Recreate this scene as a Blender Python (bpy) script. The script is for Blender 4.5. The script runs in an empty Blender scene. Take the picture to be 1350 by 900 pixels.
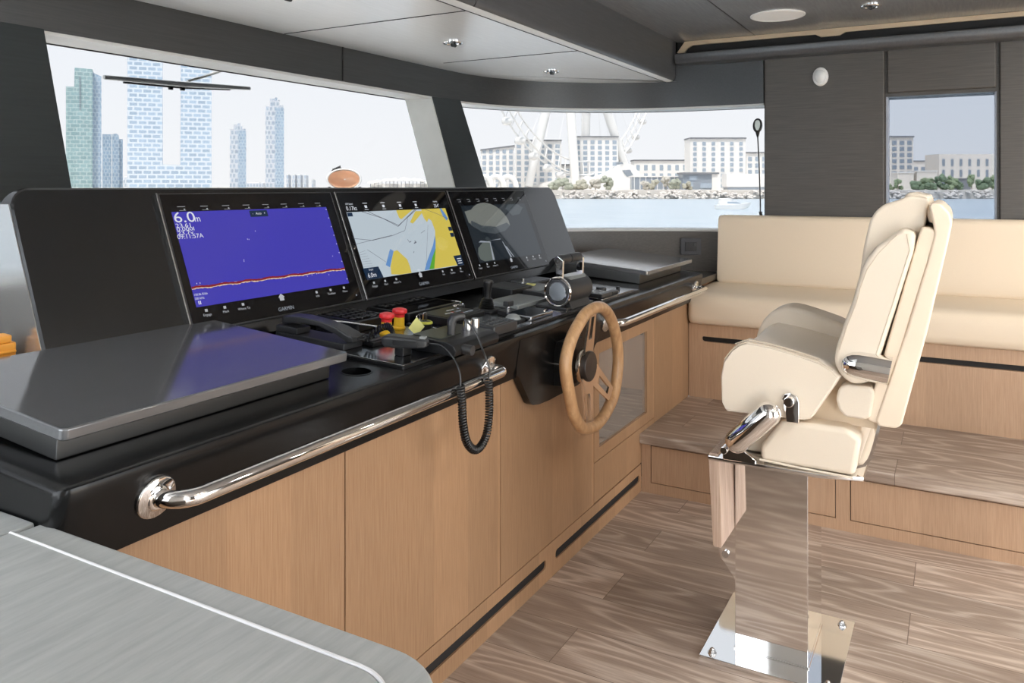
import bpy, bmesh, math, random
from mathutils import Matrix, Vector
random.seed(7)
scn = bpy.context.scene
COL = scn.collection
PI = math.pi
R = math.radians

# ------------------------------------------------------------------ mesh helper
class MB:
    """collects pieces into one mesh"""
    def __init__(self):
        self.bm = bmesh.new()
    def add(self, t, M=None):
        if M is not None:
            bmesh.ops.transform(t, matrix=M, verts=t.verts)
        bmesh.ops.recalc_face_normals(t, faces=t.faces)
        me = bpy.data.meshes.new('tmp'); t.to_mesh(me); t.free()
        self.bm.from_mesh(me); bpy.data.meshes.remove(me)
        return self
    def _bev(self, t, bevel, seg, edges=None):
        if bevel > 0:
            bmesh.ops.bevel(t, geom=list(edges if edges is not None else t.edges), offset=bevel, segments=seg,
                            profile=0.5, affect='EDGES', clamp_overlap=True)
    def box(self, a, b, bevel=0, seg=2, M=None):
        t = bmesh.new(); bmesh.ops.create_cube(t, size=1)
        c = [(a[i]+b[i])/2 for i in range(3)]; s = [abs(b[i]-a[i]) for i in range(3)]
        for v in t.verts: v.co = Vector((c[i]+v.co[i]*s[i] for i in range(3)))
        self._bev(t, bevel, seg)
        return self.add(t, M)
    def prism(self, pts, axis, a, b, bevel=0, seg=2, M=None, caps_only=False):
        """2-D polygon extruded along axis; pts are (y,z) for X, (x,z) for Y, (x,y) for Z"""
        t = bmesh.new()
        def P(p, h):
            return {'X': (h, p[0], p[1]), 'Y': (p[0], h, p[1]), 'Z': (p[0], p[1], h)}[axis]
        A = [t.verts.new(P(p, a)) for p in pts]; B = [t.verts.new(P(p, b)) for p in pts]
        n = len(pts)
        fa = t.faces.new(A); fb = t.faces.new(B[::-1])
        for i in range(n): t.faces.new((A[i], B[i], B[(i+1) % n], A[(i+1) % n]))
        bmesh.ops.recalc_face_normals(t, faces=t.faces)
        if bevel > 0:
            ed = None
            if caps_only: ed = list(fa.edges)+list(fb.edges)
            self._bev(t, bevel, seg, ed)
        return self.add(t, M)
    def loft(self, rings, M=None, cap=True, closed=False):
        t = bmesh.new()
        V = [[t.verts.new(p) for p in r] for r in rings]
        n = len(V[0]); m = len(V)
        for i in range(m if closed else m-1):
            for j in range(n):
                t.faces.new((V[i][j], V[i][(j+1) % n], V[(i+1) % m][(j+1) % n], V[(i+1) % m][j]))
        if cap and not closed:
            t.faces.new(V[0][::-1]); t.faces.new(V[-1])
        return self.add(t, M)
    def sheet(self, rows, M=None):
        """open grid surface"""
        t = bmesh.new(); V = [[t.verts.new(p) for p in r] for r in rows]
        for i in range(len(V)-1):
            for j in range(len(V[0])-1):
                t.faces.new((V[i][j], V[i][j+1], V[i+1][j+1], V[i+1][j]))
        return self.add(t, M)
    def tube(self, pts, r, n=10, closed=False, M=None):
        P = [Vector(p) for p in pts]; m = len(P); rr = r if isinstance(r, (list, tuple)) else [r]*m
        rings = []; prev = None
        for i in range(m):
            if closed: d = P[(i+1) % m]-P[i-1]
            else: d = P[min(i+1, m-1)]-P[max(i-1, 0)]
            d.normalize()
            if prev is None:
                u = d.orthogonal().normalized()
            else:
                u = (prev-d*prev.dot(d)).normalized()
            prev = u; w = d.cross(u)
            rings.append([P[i]+(u*math.cos(2*PI*k/n)+w*math.sin(2*PI*k/n))*rr[i] for k in range(n)])
        return self.loft(rings, M, True, closed)
    def cyl(self, p0, p1, r0, r1=None, n=24, bevel=0, M=None):
        p0 = Vector(p0); p1 = Vector(p1); r1 = r0 if r1 is None else r1
        d = p1-p0; L = d.length
        prof = [(r0, 0), (r1, L)]
        if bevel: prof = [(r0-bevel, 0), (r0-bevel*.3, bevel*.3), (r0, bevel), (r1, L-bevel), (r1-bevel*.3, L-bevel*.3), (r1-bevel, L)]
        Q = Matrix.Translation(p0) @ d.to_track_quat('Z', 'Y').to_matrix().to_4x4()
        if M is not None: Q = M @ Q
        return self.lathe(prof, n, Q)
    def lathe(self, prof, n=24, M=None, cap=True):
        rings = [[(r*math.cos(2*PI*k/n), r*math.sin(2*PI*k/n), h) for k in range(n)] for r, h in prof]
        return self.loft(rings, M, cap)
    def sphere(self, c, r, s=(1, 1, 1), n=16, noise=0, M=None):
        t = bmesh.new(); bmesh.ops.create_icosphere(t, subdivisions=2 if n < 20 else 3, radius=1)
        for v in t.verts:
            k = 1+random.uniform(-noise, noise)
            v.co = Vector((c[i]+v.co[i]*r*s[i]*k for i in range(3)))
        return self.add(t, M)
    def poly(self, pts, M=None):
        t = bmesh.new(); t.faces.new([t.verts.new(p) for p in pts]); return self.add(t, M)
    def text(self, body, size, M, extrude=0.0, align='LEFT'):
        cu = bpy.data.curves.new('txt', 'FONT'); cu.body = body; cu.size = size; cu.extrude = extrude; cu.align_x = align
        cu.resolution_u = 3
        o = bpy.data.objects.new('txt', cu); COL.objects.link(o)
        dg = bpy.context.evaluated_depsgraph_get(); dg.update()
        me = bpy.data.meshes.new_from_object(o.evaluated_get(dg))
        me.transform(M); self.bm.from_mesh(me); bpy.data.meshes.remove(me)
        bpy.data.objects.remove(o); bpy.data.curves.remove(cu)
        return self

MW = {}
def thing(name, label, cat, loc=(0, 0, 0), rot=(0, 0, 0), group=None, kind=None):
    o = bpy.data.objects.new(name, None); COL.objects.link(o)
    o.location = loc; o.rotation_euler = rot; o.empty_display_size = .05
    from mathutils import Euler
    MW[o.name] = Matrix.Translation(Vector(loc)) @ Euler(rot).to_matrix().to_4x4()
    tag(o, label, cat, group, kind)
    return o
def tag(o, label=None, cat=None, group=None, kind=None):
    if label: o['label'] = label
    if cat: o['category'] = cat
    if group: o['group'] = group
    if kind: o['kind'] = kind
    return o
def part(name, mb, mat, parent=None, local=False, angle=35, smooth=True, label=None, wn=True):
    """links mb as one mesh object; coordinates are world unless local, then the parent's own"""
    me = bpy.data.meshes.new(name)
    bm = mb.bm
    bmesh.ops.remove_doubles(bm, verts=bm.verts, dist=1e-6)
    if parent is not None:
        W = MW[parent.name]
        if not local: bmesh.ops.transform(bm, matrix=W.inverted(), verts=bm.verts)
    elif not local and len(bm.verts):
        xs = [v.co.x for v in bm.verts]; ys = [v.co.y for v in bm.verts]; zs = [v.co.z for v in bm.verts]
        base = Vector(((min(xs)+max(xs))/2, (min(ys)+max(ys))/2, min(zs)))
        bmesh.ops.translate(bm, vec=-base, verts=bm.verts)
    bm.to_mesh(me); bm.free()
    if smooth:
        for p in me.polygons: p.use_smooth = True
        me.set_sharp_from_angle(angle=R(angle))
    if mat: me.materials.append(mat)
    o = bpy.data.objects.new(name, me); COL.objects.link(o)
    if smooth and wn and len(me.polygons) < 4000:
        wn = o.modifiers.new('normals', 'WEIGHTED_NORMAL'); wn.keep_sharp = True; wn.weight = 50
    if parent is not None:
        o.parent = parent; MW[o.name] = MW[parent.name]
    else:
        if not local: o.location = base
        MW[o.name] = Matrix.Translation(o.location)
    if label: o['label'] = label
    return o
def struct(name, mb, mat, label, parent=None, cat=None, plabel=None, **k):
    o = part(name, mb, mat, parent, label=plabel, **k)
    if parent is None: tag(o, label, cat or name.split('_')[0], None, 'structure')
    return o
def solo(name, mb, mat, label, cat, group=None, kind=None, **k):
    return tag(part(name, mb, mat, None, **k), label, cat, group, kind)
def dup(root, loc, label=None, rot=None):
    r = root.copy(); COL.objects.link(r); r.location = loc
    if rot: r.rotation_euler = rot
    if label: r['label'] = label
    for ch in list(root.children):
        c = ch.copy(); COL.objects.link(c); c.parent = r
        for g in list(ch.children):
            d = g.copy(); COL.objects.link(d); d.parent = c
    return r
def cut(o, mb):
    """boolean difference, applied"""
    me = bpy.data.meshes.new('cut'); mb.bm.to_mesh(me); mb.bm.free()
    c = bpy.data.objects.new('cut', me); COL.objects.link(c)
    m = o.modifiers.new('b', 'BOOLEAN'); m.object = c; m.operation = 'DIFFERENCE'; m.solver = 'EXACT'
    c.matrix_world = MW[o.name]
    dg = bpy.context.evaluated_depsgraph_get(); dg.update()
    new = bpy.data.meshes.new_from_object(o.evaluated_get(dg))
    o.modifiers.remove(m); o.data = new
    bpy.data.objects.remove(c); bpy.data.meshes.remove(me)
    for p in new.polygons: p.use_smooth = True
    new.set_sharp_from_angle(angle=R(35))
def arc(c, r, a0, a1, n):
    return [(c[0]+r*math.cos(R(a0+(a1-a0)*i/n)), c[1]+r*math.sin(R(a0+(a1-a0)*i/n))) for i in range(n+1)]
def rrect(x0, y0, x1, y1, r, n=5):
    return (arc((x1-r, y0+r), r, -90, 0, n)+arc((x1-r, y1-r), r, 0, 90, n)
            + arc((x0+r, y1-r), r, 90, 180, n)+arc((x0+r, y0+r), r, 180, 270, n))

# ------------------------------------------------------------------ materials
def nmat(name):
    m = bpy.data.materials.new(name); m.use_nodes = True
    nt = m.node_tree; b = nt.nodes['Principled BSDF']
    return m, nt, b
def setp(b, **k):
    N = {'color': 'Base Color', 'rough': 'Roughness', 'metal': 'Metallic', 'spec': 'Specular IOR Level', 'coat': 'Coat Weight',
         'coatr': 'Coat Roughness', 'emis': 'Emission Color', 'es': 'Emission Strength', 'ior': 'IOR', 'sheen': 'Sheen Weight'}
    for a, v in k.items():
        if a in ('color', 'emis') and len(v) == 3: v = (*v, 1)
        b.inputs[N[a]].default_value = v
def simple(name, color, rough=.5, metal=0, bump=0, bscale=200, var=0, **k):
    """plain finish with a faint procedural mottling and grain"""
    m, nt, b = nmat(name); setp(b, color=color, rough=rough, metal=metal, **k)
    if bump or var:
        tc = nt.nodes.new('ShaderNodeTexCoord'); nz = nt.nodes.new('ShaderNodeTexNoise')
        nz.inputs['Scale'].default_value = bscale; nz.inputs['Detail'].default_value = 3
        nt.links.new(tc.outputs['Object'], nz.inputs['Vector'])
        if bump:
            bp = nt.nodes.new('ShaderNodeBump'); bp.inputs['Strength'].default_value = bump; bp.inputs['Distance'].default_value = .002
            nt.links.new(nz.outputs['Fac'], bp.inputs['Height']); nt.links.new(bp.outputs['Normal'], b.inputs['Normal'])
        if var:
            mx = nt.nodes.new('ShaderNodeMixRGB'); mx.inputs[1].default_value = (*[c*(1-var) for c in color], 1)
            mx.inputs[2].default_value = (*[min(1, c*(1+var)) for c in color], 1)
            nt.links.new(nz.outputs['Fac'], mx.inputs[0]); nt.links.new(mx.outputs[0], b.inputs['Base Color'])
    return m
def streaky(name, c1, c2, scale, rough=.4, metal=0, bump=.15, spec=.5, wide=None, rot=(0, 0, 0), **k):
    """veneer or brushed finish: noise stretched along one axis; wide = (axis, width, amount) gives strips"""
    m, nt, b = nmat(name); setp(b, rough=rough, metal=metal, spec=spec, **k)
    L = nt.links.new
    tc = nt.nodes.new('ShaderNodeTexCoord'); mp = nt.nodes.new('ShaderNodeMapping')
    mp.inputs['Scale'].default_value = scale; mp.inputs['Rotation'].default_value = rot
    L(tc.outputs['Object'], mp.inputs['Vector'])
    nz = nt.nodes.new('ShaderNodeTexNoise'); nz.inputs['Scale'].default_value = 1; nz.inputs['Detail'].default_value = 5
    nz.inputs['Roughness'].default_value = .65
    L(mp.outputs[0], nz.inputs['Vector'])
    cr = nt.nodes.new('ShaderNodeValToRGB'); cr.color_ramp.elements[0].position = .3; cr.color_ramp.elements[1].position = .7
    cr.color_ramp.elements[0].color = (*c1, 1); cr.color_ramp.elements[1].color = (*c2, 1)
    L(nz.outputs['Fac'], cr.inputs[0]); out = cr.outputs[0]
    if wide:
        sx = nt.nodes.new('ShaderNodeSeparateXYZ'); L(tc.outputs['Object'], sx.inputs[0])
        dv = nt.nodes.new('ShaderNodeMath'); dv.operation = 'DIVIDE'; dv.inputs[1].default_value = wide[1]
        L(sx.outputs['XYZ'.index(wide[0])], dv.inputs[0])
        fl = nt.nodes.new('ShaderNodeMath'); fl.operation = 'FLOOR'; L(dv.outputs[0], fl.inputs[0])
        wn = nt.nodes.new('ShaderNodeTexWhiteNoise'); wn.noise_dimensions = '1D'; L(fl.outputs[0], wn.inputs['W'])
        mr = nt.nodes.new('ShaderNodeMapRange'); mr.inputs['To Min'].default_value = 1-wide[2]; mr.inputs['To Max'].default_value = 1+wide[2]
        L(wn.outputs['Value'], mr.inputs['Value'])
        mu = nt.nodes.new('ShaderNodeVectorMath'); mu.operation = 'SCALE'; L(out, mu.inputs[0]); L(mr.outputs[0], mu.inputs['Scale'])
        out = mu.outputs[0]
    L(out, b.inputs['Base Color'])
    if bump:
        bp = nt.nodes.new('ShaderNodeBump'); bp.inputs['Strength'].default_value = bump; bp.inputs['Distance'].default_value = .001
        L(nz.outputs['Fac'], bp.inputs['Height']); L(bp.outputs['Normal'], b.inputs['Normal'])
    return m
def floor_mat(name, plank=.19, dark=1.0):
    """limed oak boards running along Y"""
    m, nt, b = nmat(name); L = nt.links.new; N = nt.nodes.new
    setp(b, rough=.36, spec=.4)
    tc = N('ShaderNodeTexCoord'); mp = N('ShaderNodeMapping'); mp.inputs['Rotation'].default_value = (0, 0, R(90))
    L(tc.outputs['Object'], mp.inputs['Vector'])
    br = N('ShaderNodeTexBrick'); br.inputs['Scale'].default_value = 1; br.inputs['Brick Width'].default_value = 1.35
    br.inputs['Row Height'].default_value = plank; br.inputs['Mortar Size'].default_value = .0012; br.inputs['Mortar Smooth'].default_value = 0
    br.inputs['Color1'].default_value = (0, 0, 0, 1); br.inputs['Color2'].default_value = (1, 1, 1, 1); br.inputs['Mortar'].default_value = (.5, .5, .5, 1)
    br.offset = .37; br.inputs['Bias'].default_value = 0
    L(mp.outputs[0], br.inputs['Vector'])
    sc = N('ShaderNodeVectorMath'); sc.operation = 'MULTIPLY_ADD'; L(br.outputs['Color'], sc.inputs[0])
    sc.inputs[1].default_value = (7.3, 3.1, 5.7); L(tc.outputs['Object'], sc.inputs[2])
    m2 = N('ShaderNodeMapping'); m2.inputs['Scale'].default_value = (8, 1.1, 8); L(sc.outputs[0], m2.inputs['Vector'])
    n1 = N('ShaderNodeTexNoise'); n1.inputs['Scale'].default_value = .8; n1.inputs['Detail'].default_value = 1.5; n1.inputs['Distortion'].default_value = .4
    L(m2.outputs[0], n1.inputs['Vector'])
    ring = N('ShaderNodeMath'); ring.operation = 'MULTIPLY'; ring.inputs[1].default_value = 62; L(n1.outputs['Fac'], ring.inputs[0])
    sn = N('ShaderNodeMath'); sn.operation = 'SINE'; L(ring.outputs[0], sn.inputs[0])
    s01 = N('ShaderNodeMath'); s01.operation = 'MULTIPLY_ADD'; s01.inputs[1].default_value = .5; s01.inputs[2].default_value = .5; L(sn.outputs[0], s01.inputs[0])
    sp = N('ShaderNodeMath'); sp.operation = 'POWER'; sp.inputs[1].default_value = 2.2; L(s01.outputs[0], sp.inputs[0])
    m3 = N('ShaderNodeMapping'); m3.inputs['Scale'].default_value = (190, 9, 190); L(sc.outputs[0], m3.inputs['Vector'])
    n2 = N('ShaderNodeTexNoise'); n2.inputs['Scale'].default_value = 1; n2.inputs['Detail'].default_value = 4; L(m3.outputs[0], n2.inputs['Vector'])
    n3 = N('ShaderNodeTexNoise'); n3.inputs['Scale'].default_value = 2.2; n3.inputs['Detail'].default_value = 2; L(sc.outputs[0], n3.inputs['Vector'])
    a1 = N('ShaderNodeMath'); a1.operation = 'MULTIPLY_ADD'; a1.inputs[1].default_value = .30; L(sp.outputs[0], a1.inputs[0])
    a0 = N('ShaderNodeMath'); a0.operation = 'MULTIPLY'; a0.inputs[1].default_value = .55; L(n2.outputs['Fac'], a0.inputs[0]); L(a0.outputs[0], a1.inputs[2])
    ad = N('ShaderNodeMath'); ad.operation = 'MULTIPLY_ADD'; ad.inputs[1].default_value = .25; L(n3.outputs['Fac'], ad.inputs[0]); L(a1.outputs[0], ad.inputs[2])
    cr = N('ShaderNodeValToRGB'); e = cr.color_ramp.elements
    e[0].position = .28; e[0].color = (.30*dark, .222*dark, .172*dark, 1); e[1].position = .80; e[1].color = (.62*dark, .52*dark, .435*dark, 1)
    x = e.new(.55); x.color = (.435*dark, .338*dark, .27*dark, 1)
    L(ad.outputs[0], cr.inputs[0])
    mr = N('ShaderNodeMapRange'); mr.inputs['To Min'].default_value = .82; mr.inputs['To Max'].default_value = 1.15; L(br.outputs['Color'], mr.inputs['Value'])
    mu = N('ShaderNodeVectorMath'); mu.operation = 'SCALE'; L(cr.outputs[0], mu.inputs[0]); L(mr.outputs[0], mu.inputs['Scale'])
    mo = N('ShaderNodeMixRGB'); mo.inputs[2].default_value = (.20*dark, .145*dark, .11*dark, 1); L(br.outputs['Fac'], mo.inputs[0]); L(mu.outputs[0], mo.inputs[1])
    L(mo.outputs[0], b.inputs['Base Color'])
    bp = N('ShaderNodeBump'); bp.inputs['Strength'].default_value = .12; bp.inputs['Distance'].default_value = .001
    L(ad.outputs[0], bp.inputs['Height']); L(bp.outputs['Normal'], b.inputs['Normal'])
    return m
def glass_mat(name, tint, gloss=.06, rough=0.0, haze=None):
    """tinted pane: lets light straight through, with a weak reflection"""
    m = bpy.data.materials.new(name); m.use_nodes = True; nt = m.node_tree; nt.nodes.clear(); N = nt.nodes.new; L = nt.links.new
    o = N('ShaderNodeOutputMaterial'); t = N('ShaderNodeBsdfTransparent'); t.inputs[0].default_value = (*tint, 1)
    g = N('ShaderNodeBsdfGlossy'); g.inputs['Roughness'].default_value = rough; g.inputs['Color'].default_value = (1, 1, 1, 1)
    f = N('ShaderNodeLayerWeight'); f.inputs['Blend'].default_value = .5
    pw = N('ShaderNodeMath'); pw.operation = 'POWER'; pw.inputs[1].default_value = 5; L(f.outputs['Facing'], pw.inputs[0])
    ma = N('ShaderNodeMath'); ma.operation = 'MULTIPLY_ADD'; ma.inputs[1].default_value = .3; ma.inputs[2].default_value = gloss*.3; L(pw.outputs[0], ma.inputs[0])
    ge = N('ShaderNodeNewGeometry'); iv = N('ShaderNodeMath'); iv.operation = 'SUBTRACT'; iv.inputs[0].default_value = 1; L(ge.outputs['Backfacing'], iv.inputs[1])
    mm = N('ShaderNodeMath'); mm.operation = 'MULTIPLY'; mm.use_clamp = True; L(ma.outputs[0], mm.inputs[0]); L(iv.outputs[0], mm.inputs[1])
    x = N('ShaderNodeMixShader'); L(mm.outputs[0], x.inputs[0])
    if haze:
        d = N('ShaderNodeBsdfDiffuse'); d.inputs[0].default_value = (*haze, 1); h = N('ShaderNodeMixShader'); h.inputs[0].default_value = .55
        L(t.outputs[0], h.inputs[1]); L(d.outputs[0], h.inputs[2]); t = h
    L(t.outputs[0], x.inputs[1]); L(g.outputs[0], x.inputs[2]); L(x.outputs[0], o.inputs[0])
    return m
def screen_mat(name, color, strength=1.0):
    """lit display layer under glossy cover glass"""
    m, nt, b = nmat(name); setp(b, color=(.004, .004, .005), rough=.04, spec=.5, emis=color, es=strength*.41)
    return m
def grid_mat(name, wall, win, bw, rh, mortar, rough=.3, var=.25):
    """facade: rows of panes drawn by a brick pattern"""
    m, nt, b = nmat(name); L = nt.links.new; N = nt.nodes.new; setp(b, rough=rough)
    tc = N('ShaderNodeTexCoord'); sx = N('ShaderNodeSeparateXYZ'); L(tc.outputs['Object'], sx.inputs[0])
    cx = N('ShaderNodeCombineXYZ'); ad = N('ShaderNodeMath'); ad.operation = 'ADD'; L(sx.outputs[0], ad.inputs[0]); L(sx.outputs[1], ad.inputs[1])
    L(ad.outputs[0], cx.inputs[0]); L(sx.outputs[2], cx.inputs[1])
    br = N('ShaderNodeTexBrick'); br.inputs['Scale'].default_value = 1; br.inputs['Brick Width'].default_value = bw; br.inputs['Row Height'].default_value = rh
    br.inputs['Mortar Size'].default_value = mortar; br.inputs['Mortar Smooth'].default_value = .1
    br.inputs['Color1'].default_value = (*win, 1); br.inputs['Color2'].default_value = (*[min(1, c*(1+var)) for c in win], 1); br.inputs['Mortar'].default_value = (*wall, 1)
    L(cx.outputs[0], br.inputs['Vector']); L(br.outputs['Color'], b.inputs['Base Color'])
    return m

M = {}
M['oak'] = streaky('oak_veneer', (.30, .166, .085), (.415, .25, .138), (320, 320, 9), .42, wide=('X', .163, .12), bump=.10)
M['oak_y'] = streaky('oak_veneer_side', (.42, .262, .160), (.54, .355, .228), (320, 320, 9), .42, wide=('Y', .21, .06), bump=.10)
M['floor'] = floor_mat('limed_oak_floor')
M['tread'] = floor_mat('limed_oak_tread', .20, .86)
M['ply'] = streaky('plywood_edge', (.36, .24, .17), (.62, .47, .37), (160, 160, 5), .5)
M['black'] = simple('satin_black', (.0045, .0047, .005), .25, bump=.02, bscale=900, ior=1.38)
M['lid'] = streaky('dark_lid_lacquer', (.19, .193, .20), (.22, .223, .23), (6, 120, 120), .11, .55, bump=.0)
M['pod'] = streaky('charcoal_pod', (.004, .005, .006), (.007, .0085, .010), (8, 160, 220), .19, 0, bump=.03, ior=1.65)
M['plinth_dark'] = simple('charcoal_side', (.15, .15, .148), .30, 1.0)
M['veneer'] = streaky('grey_veneer_wall', (.054, .046, .039), (.086, .075, .064), (120, 5, 170), .42, bump=.12, spec=.5)
M['veneer_x'] = streaky('grey_veneer_front', (.025, .0255, .0258), (.040, .0405, .0405), (5, 120, 170), .34, bump=.10, spec=.6)
M['ceil'] = streaky('grey_ceiling_laminate', (.80, .79, .77), (.87, .86, .84), (7, 90, 90), .24, bump=.03, spec=1.0, ior=1.8)
M['ceil_main'] = streaky('charcoal_ceiling_laminate', (.21, .213, .218), (.26, .263, .268), (7, 90, 90), .22, bump=.03, spec=.9, ior=1.7)
M['beam'] = streaky('grey_beam_laminate', (.060, .061, .065), (.085, .086, .09), (8, 90, 90), .34, bump=.08, spec=.7)
M['table'] = streaky('grey_brushed_table', (.35, .36, .35), (.45, .46, .445), (10, 75, 75), .34, bump=.10, spec=.5)
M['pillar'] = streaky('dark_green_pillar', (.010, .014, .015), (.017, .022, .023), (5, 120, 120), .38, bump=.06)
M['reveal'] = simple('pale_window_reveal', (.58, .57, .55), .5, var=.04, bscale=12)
M['pillar_lit_side'] = simple('light_painted_side', (.50, .50, .47), .5, var=.08, bscale=14)  # outside light on this pillar face is put into the pale colour
M['leather'] = simple('cream_leather', (.76, .665, .54), .42, bump=.10, bscale=420, var=.03, spec=.4)
M['leather_seat'] = simple('cream_leather_seat', (.88, .79, .67), .36, bump=.10, bscale=420, var=.03, spec=.5)
M['sofa'] = simple('beige_sofa_leather', (.80, .665, .505), .5, bump=.08, bscale=300, var=.03)
M['shell'] = simple('cream_shell', (.80, .67, .52), .38, var=.02, bscale=30)
M['stitch'] = simple('stitching', (.62, .52, .40), .6)
M['chrome'] = simple('polished_steel', (.86, .85, .84), .045, 1.0)
M['steel'] = simple('brushed_steel', (.60, .60, .60), .22, 1.0)
M['lens_grey'] = simple('grey_lens', (.42, .46, .50), .22, .6)
M['groove'] = simple('dark_groove', (.012, .010, .009), .7)
M['teak'] = streaky('teak_rim', (.44, .235, .105), (.68, .42, .215), (55, 55, 9), .35, bump=.08, coat=.3)
M['hub'] = simple('brown_hub_cap', (.030, .024, .021), .32)
M['champagne'] = simple('champagne_steel', (.78, .66, .54), .12, 1.0)
M['plastic'] = simple('black_plastic', (.006, .0063, .007), .38, bump=.1, bscale=900)
M['plastic2'] = simple('grey_black_plastic', (.028, .0285, .030), .40, bump=.1, bscale=700)
M['plate'] = simple('panel_plate', (.30, .305, .315), .17, 1.0)
M['matte'] = simple('matte_black_face', (.008, .008, .009), .45)
M['gloss'] = simple('black_gloss_glass', (.004, .004, .005), .035, spec=.5)
M['grey_dev'] = simple('grey_device_top', (.26, .28, .28), .25, spec=.6)
M['red'] = simple('red_button', (.72, .025, .03), .35)
M['yellow'] = simple('yellow_button', (.85, .52, .02), .4)
M['tag'] = simple('pale_yellow_tag', (.80, .78, .28), .6, var=.05, bscale=60)
M['white'] = simple('white_plastic', (.80, .79, .77), .4, var=.01, bscale=30)
M['cable'] = simple('black_cable', (.005, .005, .0055), .28)
M['orange'] = simple('orange_plastic', (.78, .32, .03), .45)
M['wiper'] = simple('grey_wiper', (.85, .85, .82), .5)
M['copper'] = simple('copper_reflector', (.90, .62, .44), .35, .25)
M['beige'] = simple('beige_strip', (.55, .42, .28), .5)
M['socket'] = simple('charcoal_socket', (.035, .035, .040), .4)
M['glass_front'] = glass_mat('windscreen_glass', (.400, .402, .405), .008)
M['glass_side'] = glass_mat('tinted_side_glass', (.315, .328, .347), .012)
M['cab_glass'] = glass_mat('cabinet_glass', (.62, .60, .57), 1.1, .015, (.34, .31, .28))
# displays
M['s_blue'] = screen_mat('sonar_blue', (.050, .042, .42), 1.0)
M['s_white'] = screen_mat('display_white', (.80, .83, .90), .9)
M['s_dim'] = screen_mat('display_dim_white', (.42, .46, .52), .7)
M['s_menu'] = screen_mat('display_menu_white', (.60, .62, .66), .75)
M['s_navy'] = screen_mat('display_navy', (.006, .022, .055), 1.0)
M['s_red'] = screen_mat('display_red', (.22, .01, .02), 1.0)
M['s_cream'] = screen_mat('display_cream', (.80, .62, .42), .9)
M['s_chart'] = screen_mat('chart_pale', (.50, .58, .64), .95)
M['s_land'] = screen_mat('land_marking', (.62, .50, .085), 1.0)
M['s_shallow'] = screen_mat('chart_shallow', (.12, .27, .55), 1.0)
M['s_green'] = screen_mat('chart_green', (.10, .36, .03), 1.0)
M['s_line'] = screen_mat('chart_line', (.10, .10, .13), 1.0)
M['s_cam_dark'] = screen_mat('camera_dark', (.012, .018, .024), 1.0)
M['s_cam_sky'] = screen_mat('camera_sky', (.16, .17, .155), 1.0)
M['s_cam_mid'] = screen_mat('camera_mid', (.050, .062, .07), 1.0)
M['s_cam_deck'] = screen_mat('camera_deck', (.105, .125, .115), 1.0)

# ------------------------------------------------------------------ camera
TH = R(29.228)
cd = bpy.data.cameras.new('camera'); cam = bpy.data.objects.new('camera', cd); COL.objects.link(cam)
cam.location = (0, 0, 1.3); cam.rotation_euler = (R(90), 0, TH-R(90))
cd.sensor_width = 36; cd.lens = 1049.1/1350*36; cd.shift_y = -204/1350; cd.clip_start = .03; cd.clip_end = 6000
scn.camera = cam

# ------------------------------------------------------------------ setting
YE = -2.7      # how far aft the room is built
struct('floor', MB().box((-.32, YE, -.06), (4.6, 1.95, 0)), M['floor'], 'limed oak board floor of the wheelhouse', cat='floor')

# header over the windscreens: plan curve
def header_plan(n=14):
    P = [(-.3, 2.30), (1.22, 2.302), (1.6, 2.305), (2.4, 2.305), (2.95, 2.30)]
    ctrl = [(2.95, 2.30), (3.30, 2.295), (3.58, 2.28), (3.76, 2.235), (3.90, 2.17), (4.03, 2.08), (4.15, 1.965), (4.25, 1.83), (4.33, 1.68), (4.385, 1.53), (4.415, 1.38), (4.43, 1.20), (4.435, 1.05), (4.435, .918)]
    return P[:-1]+ctrl
HP = header_plan()
def offset_plan(P, d):
    out = []
    for i in range(len(P)):
        a = Vector(P[max(i-1, 0)]); b = Vector(P[min(i+1, len(P)-1)]); t = (b-a).normalized()
        n = Vector((-t.y, t.x)); out.append((P[i][0]+n.x*d, P[i][1]+n.y*d))
    return out
def band(P0, z0, P1, z1):
    return [[(x, y, z0) for x, y in P0], [(x, y, z1) for x, y in P1]]
def wallstrip(mb, Pin0, z0, Pin1, z1, Pout0, Pout1):
    """closed strip between an inner and an outer plan curve"""
    rings = []
    for i in range(len(Pin0)):
        rings.append([(*Pin0[i], z0), (*Pin1[i], z1), (*Pout1[i], z1), (*Pout0[i], z0)])
    return mb.loft(rings)
HPo = offset_plan(HP, .165)
t = MB(); wallstrip(t, HP, 1.752, HP, 2.05, HPo, HPo)
wf = struct('wall_front', t, M['veneer_x'], 'grey veneer header curving over the windscreens', cat='wall')
# pale soffit under the header (window reveal)
H1 = offset_plan(HP, .006); H2 = offset_plan(HP, .163)
t = MB(); wallstrip(t, H1, 1.742, H1, 1.752, H2, H2)
struct('soffit', t, M['reveal'], None, wf)
# joint lines in the header
t = MB()
for x in (2.625,): t.box((x-.003, 2.298, 1.755), (x+.003, 2.303, 1.90))
struct('joint', t, M['groove'], None, wf)
# sill wall
SP = [(-.3, 2.10), (1.22, 2.102), (1.6, 2.105), (2.4, 2.105), (2.95, 2.10), (3.30, 2.095), (3.56, 2.07), (3.72, 2.03), (3.86, 1.985), (3.97, 1.93), (4.08, 1.83), (4.18, 1.70), (4.27, 1.555), (4.335, 1.44), (4.385, 1.33), (4.42, 1.20), (4.437, 1.06), (4.437, .918)]
SPo = offset_plan(SP, .19)
t = MB(); wallstrip(t, SP, .55, SP, 1.050, SPo, SPo)
sw = struct('wall_front_lower', t, M['veneer'], 'grey veneer dado below the curved windscreen', cat='wall')
t = MB(); wallstrip(t, offset_plan(SP, .004), 1.050, offset_plan(SP, .004), 1.060, SPo, SPo)
struct('window_sill', t, M['reveal'], None, sw)

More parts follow.
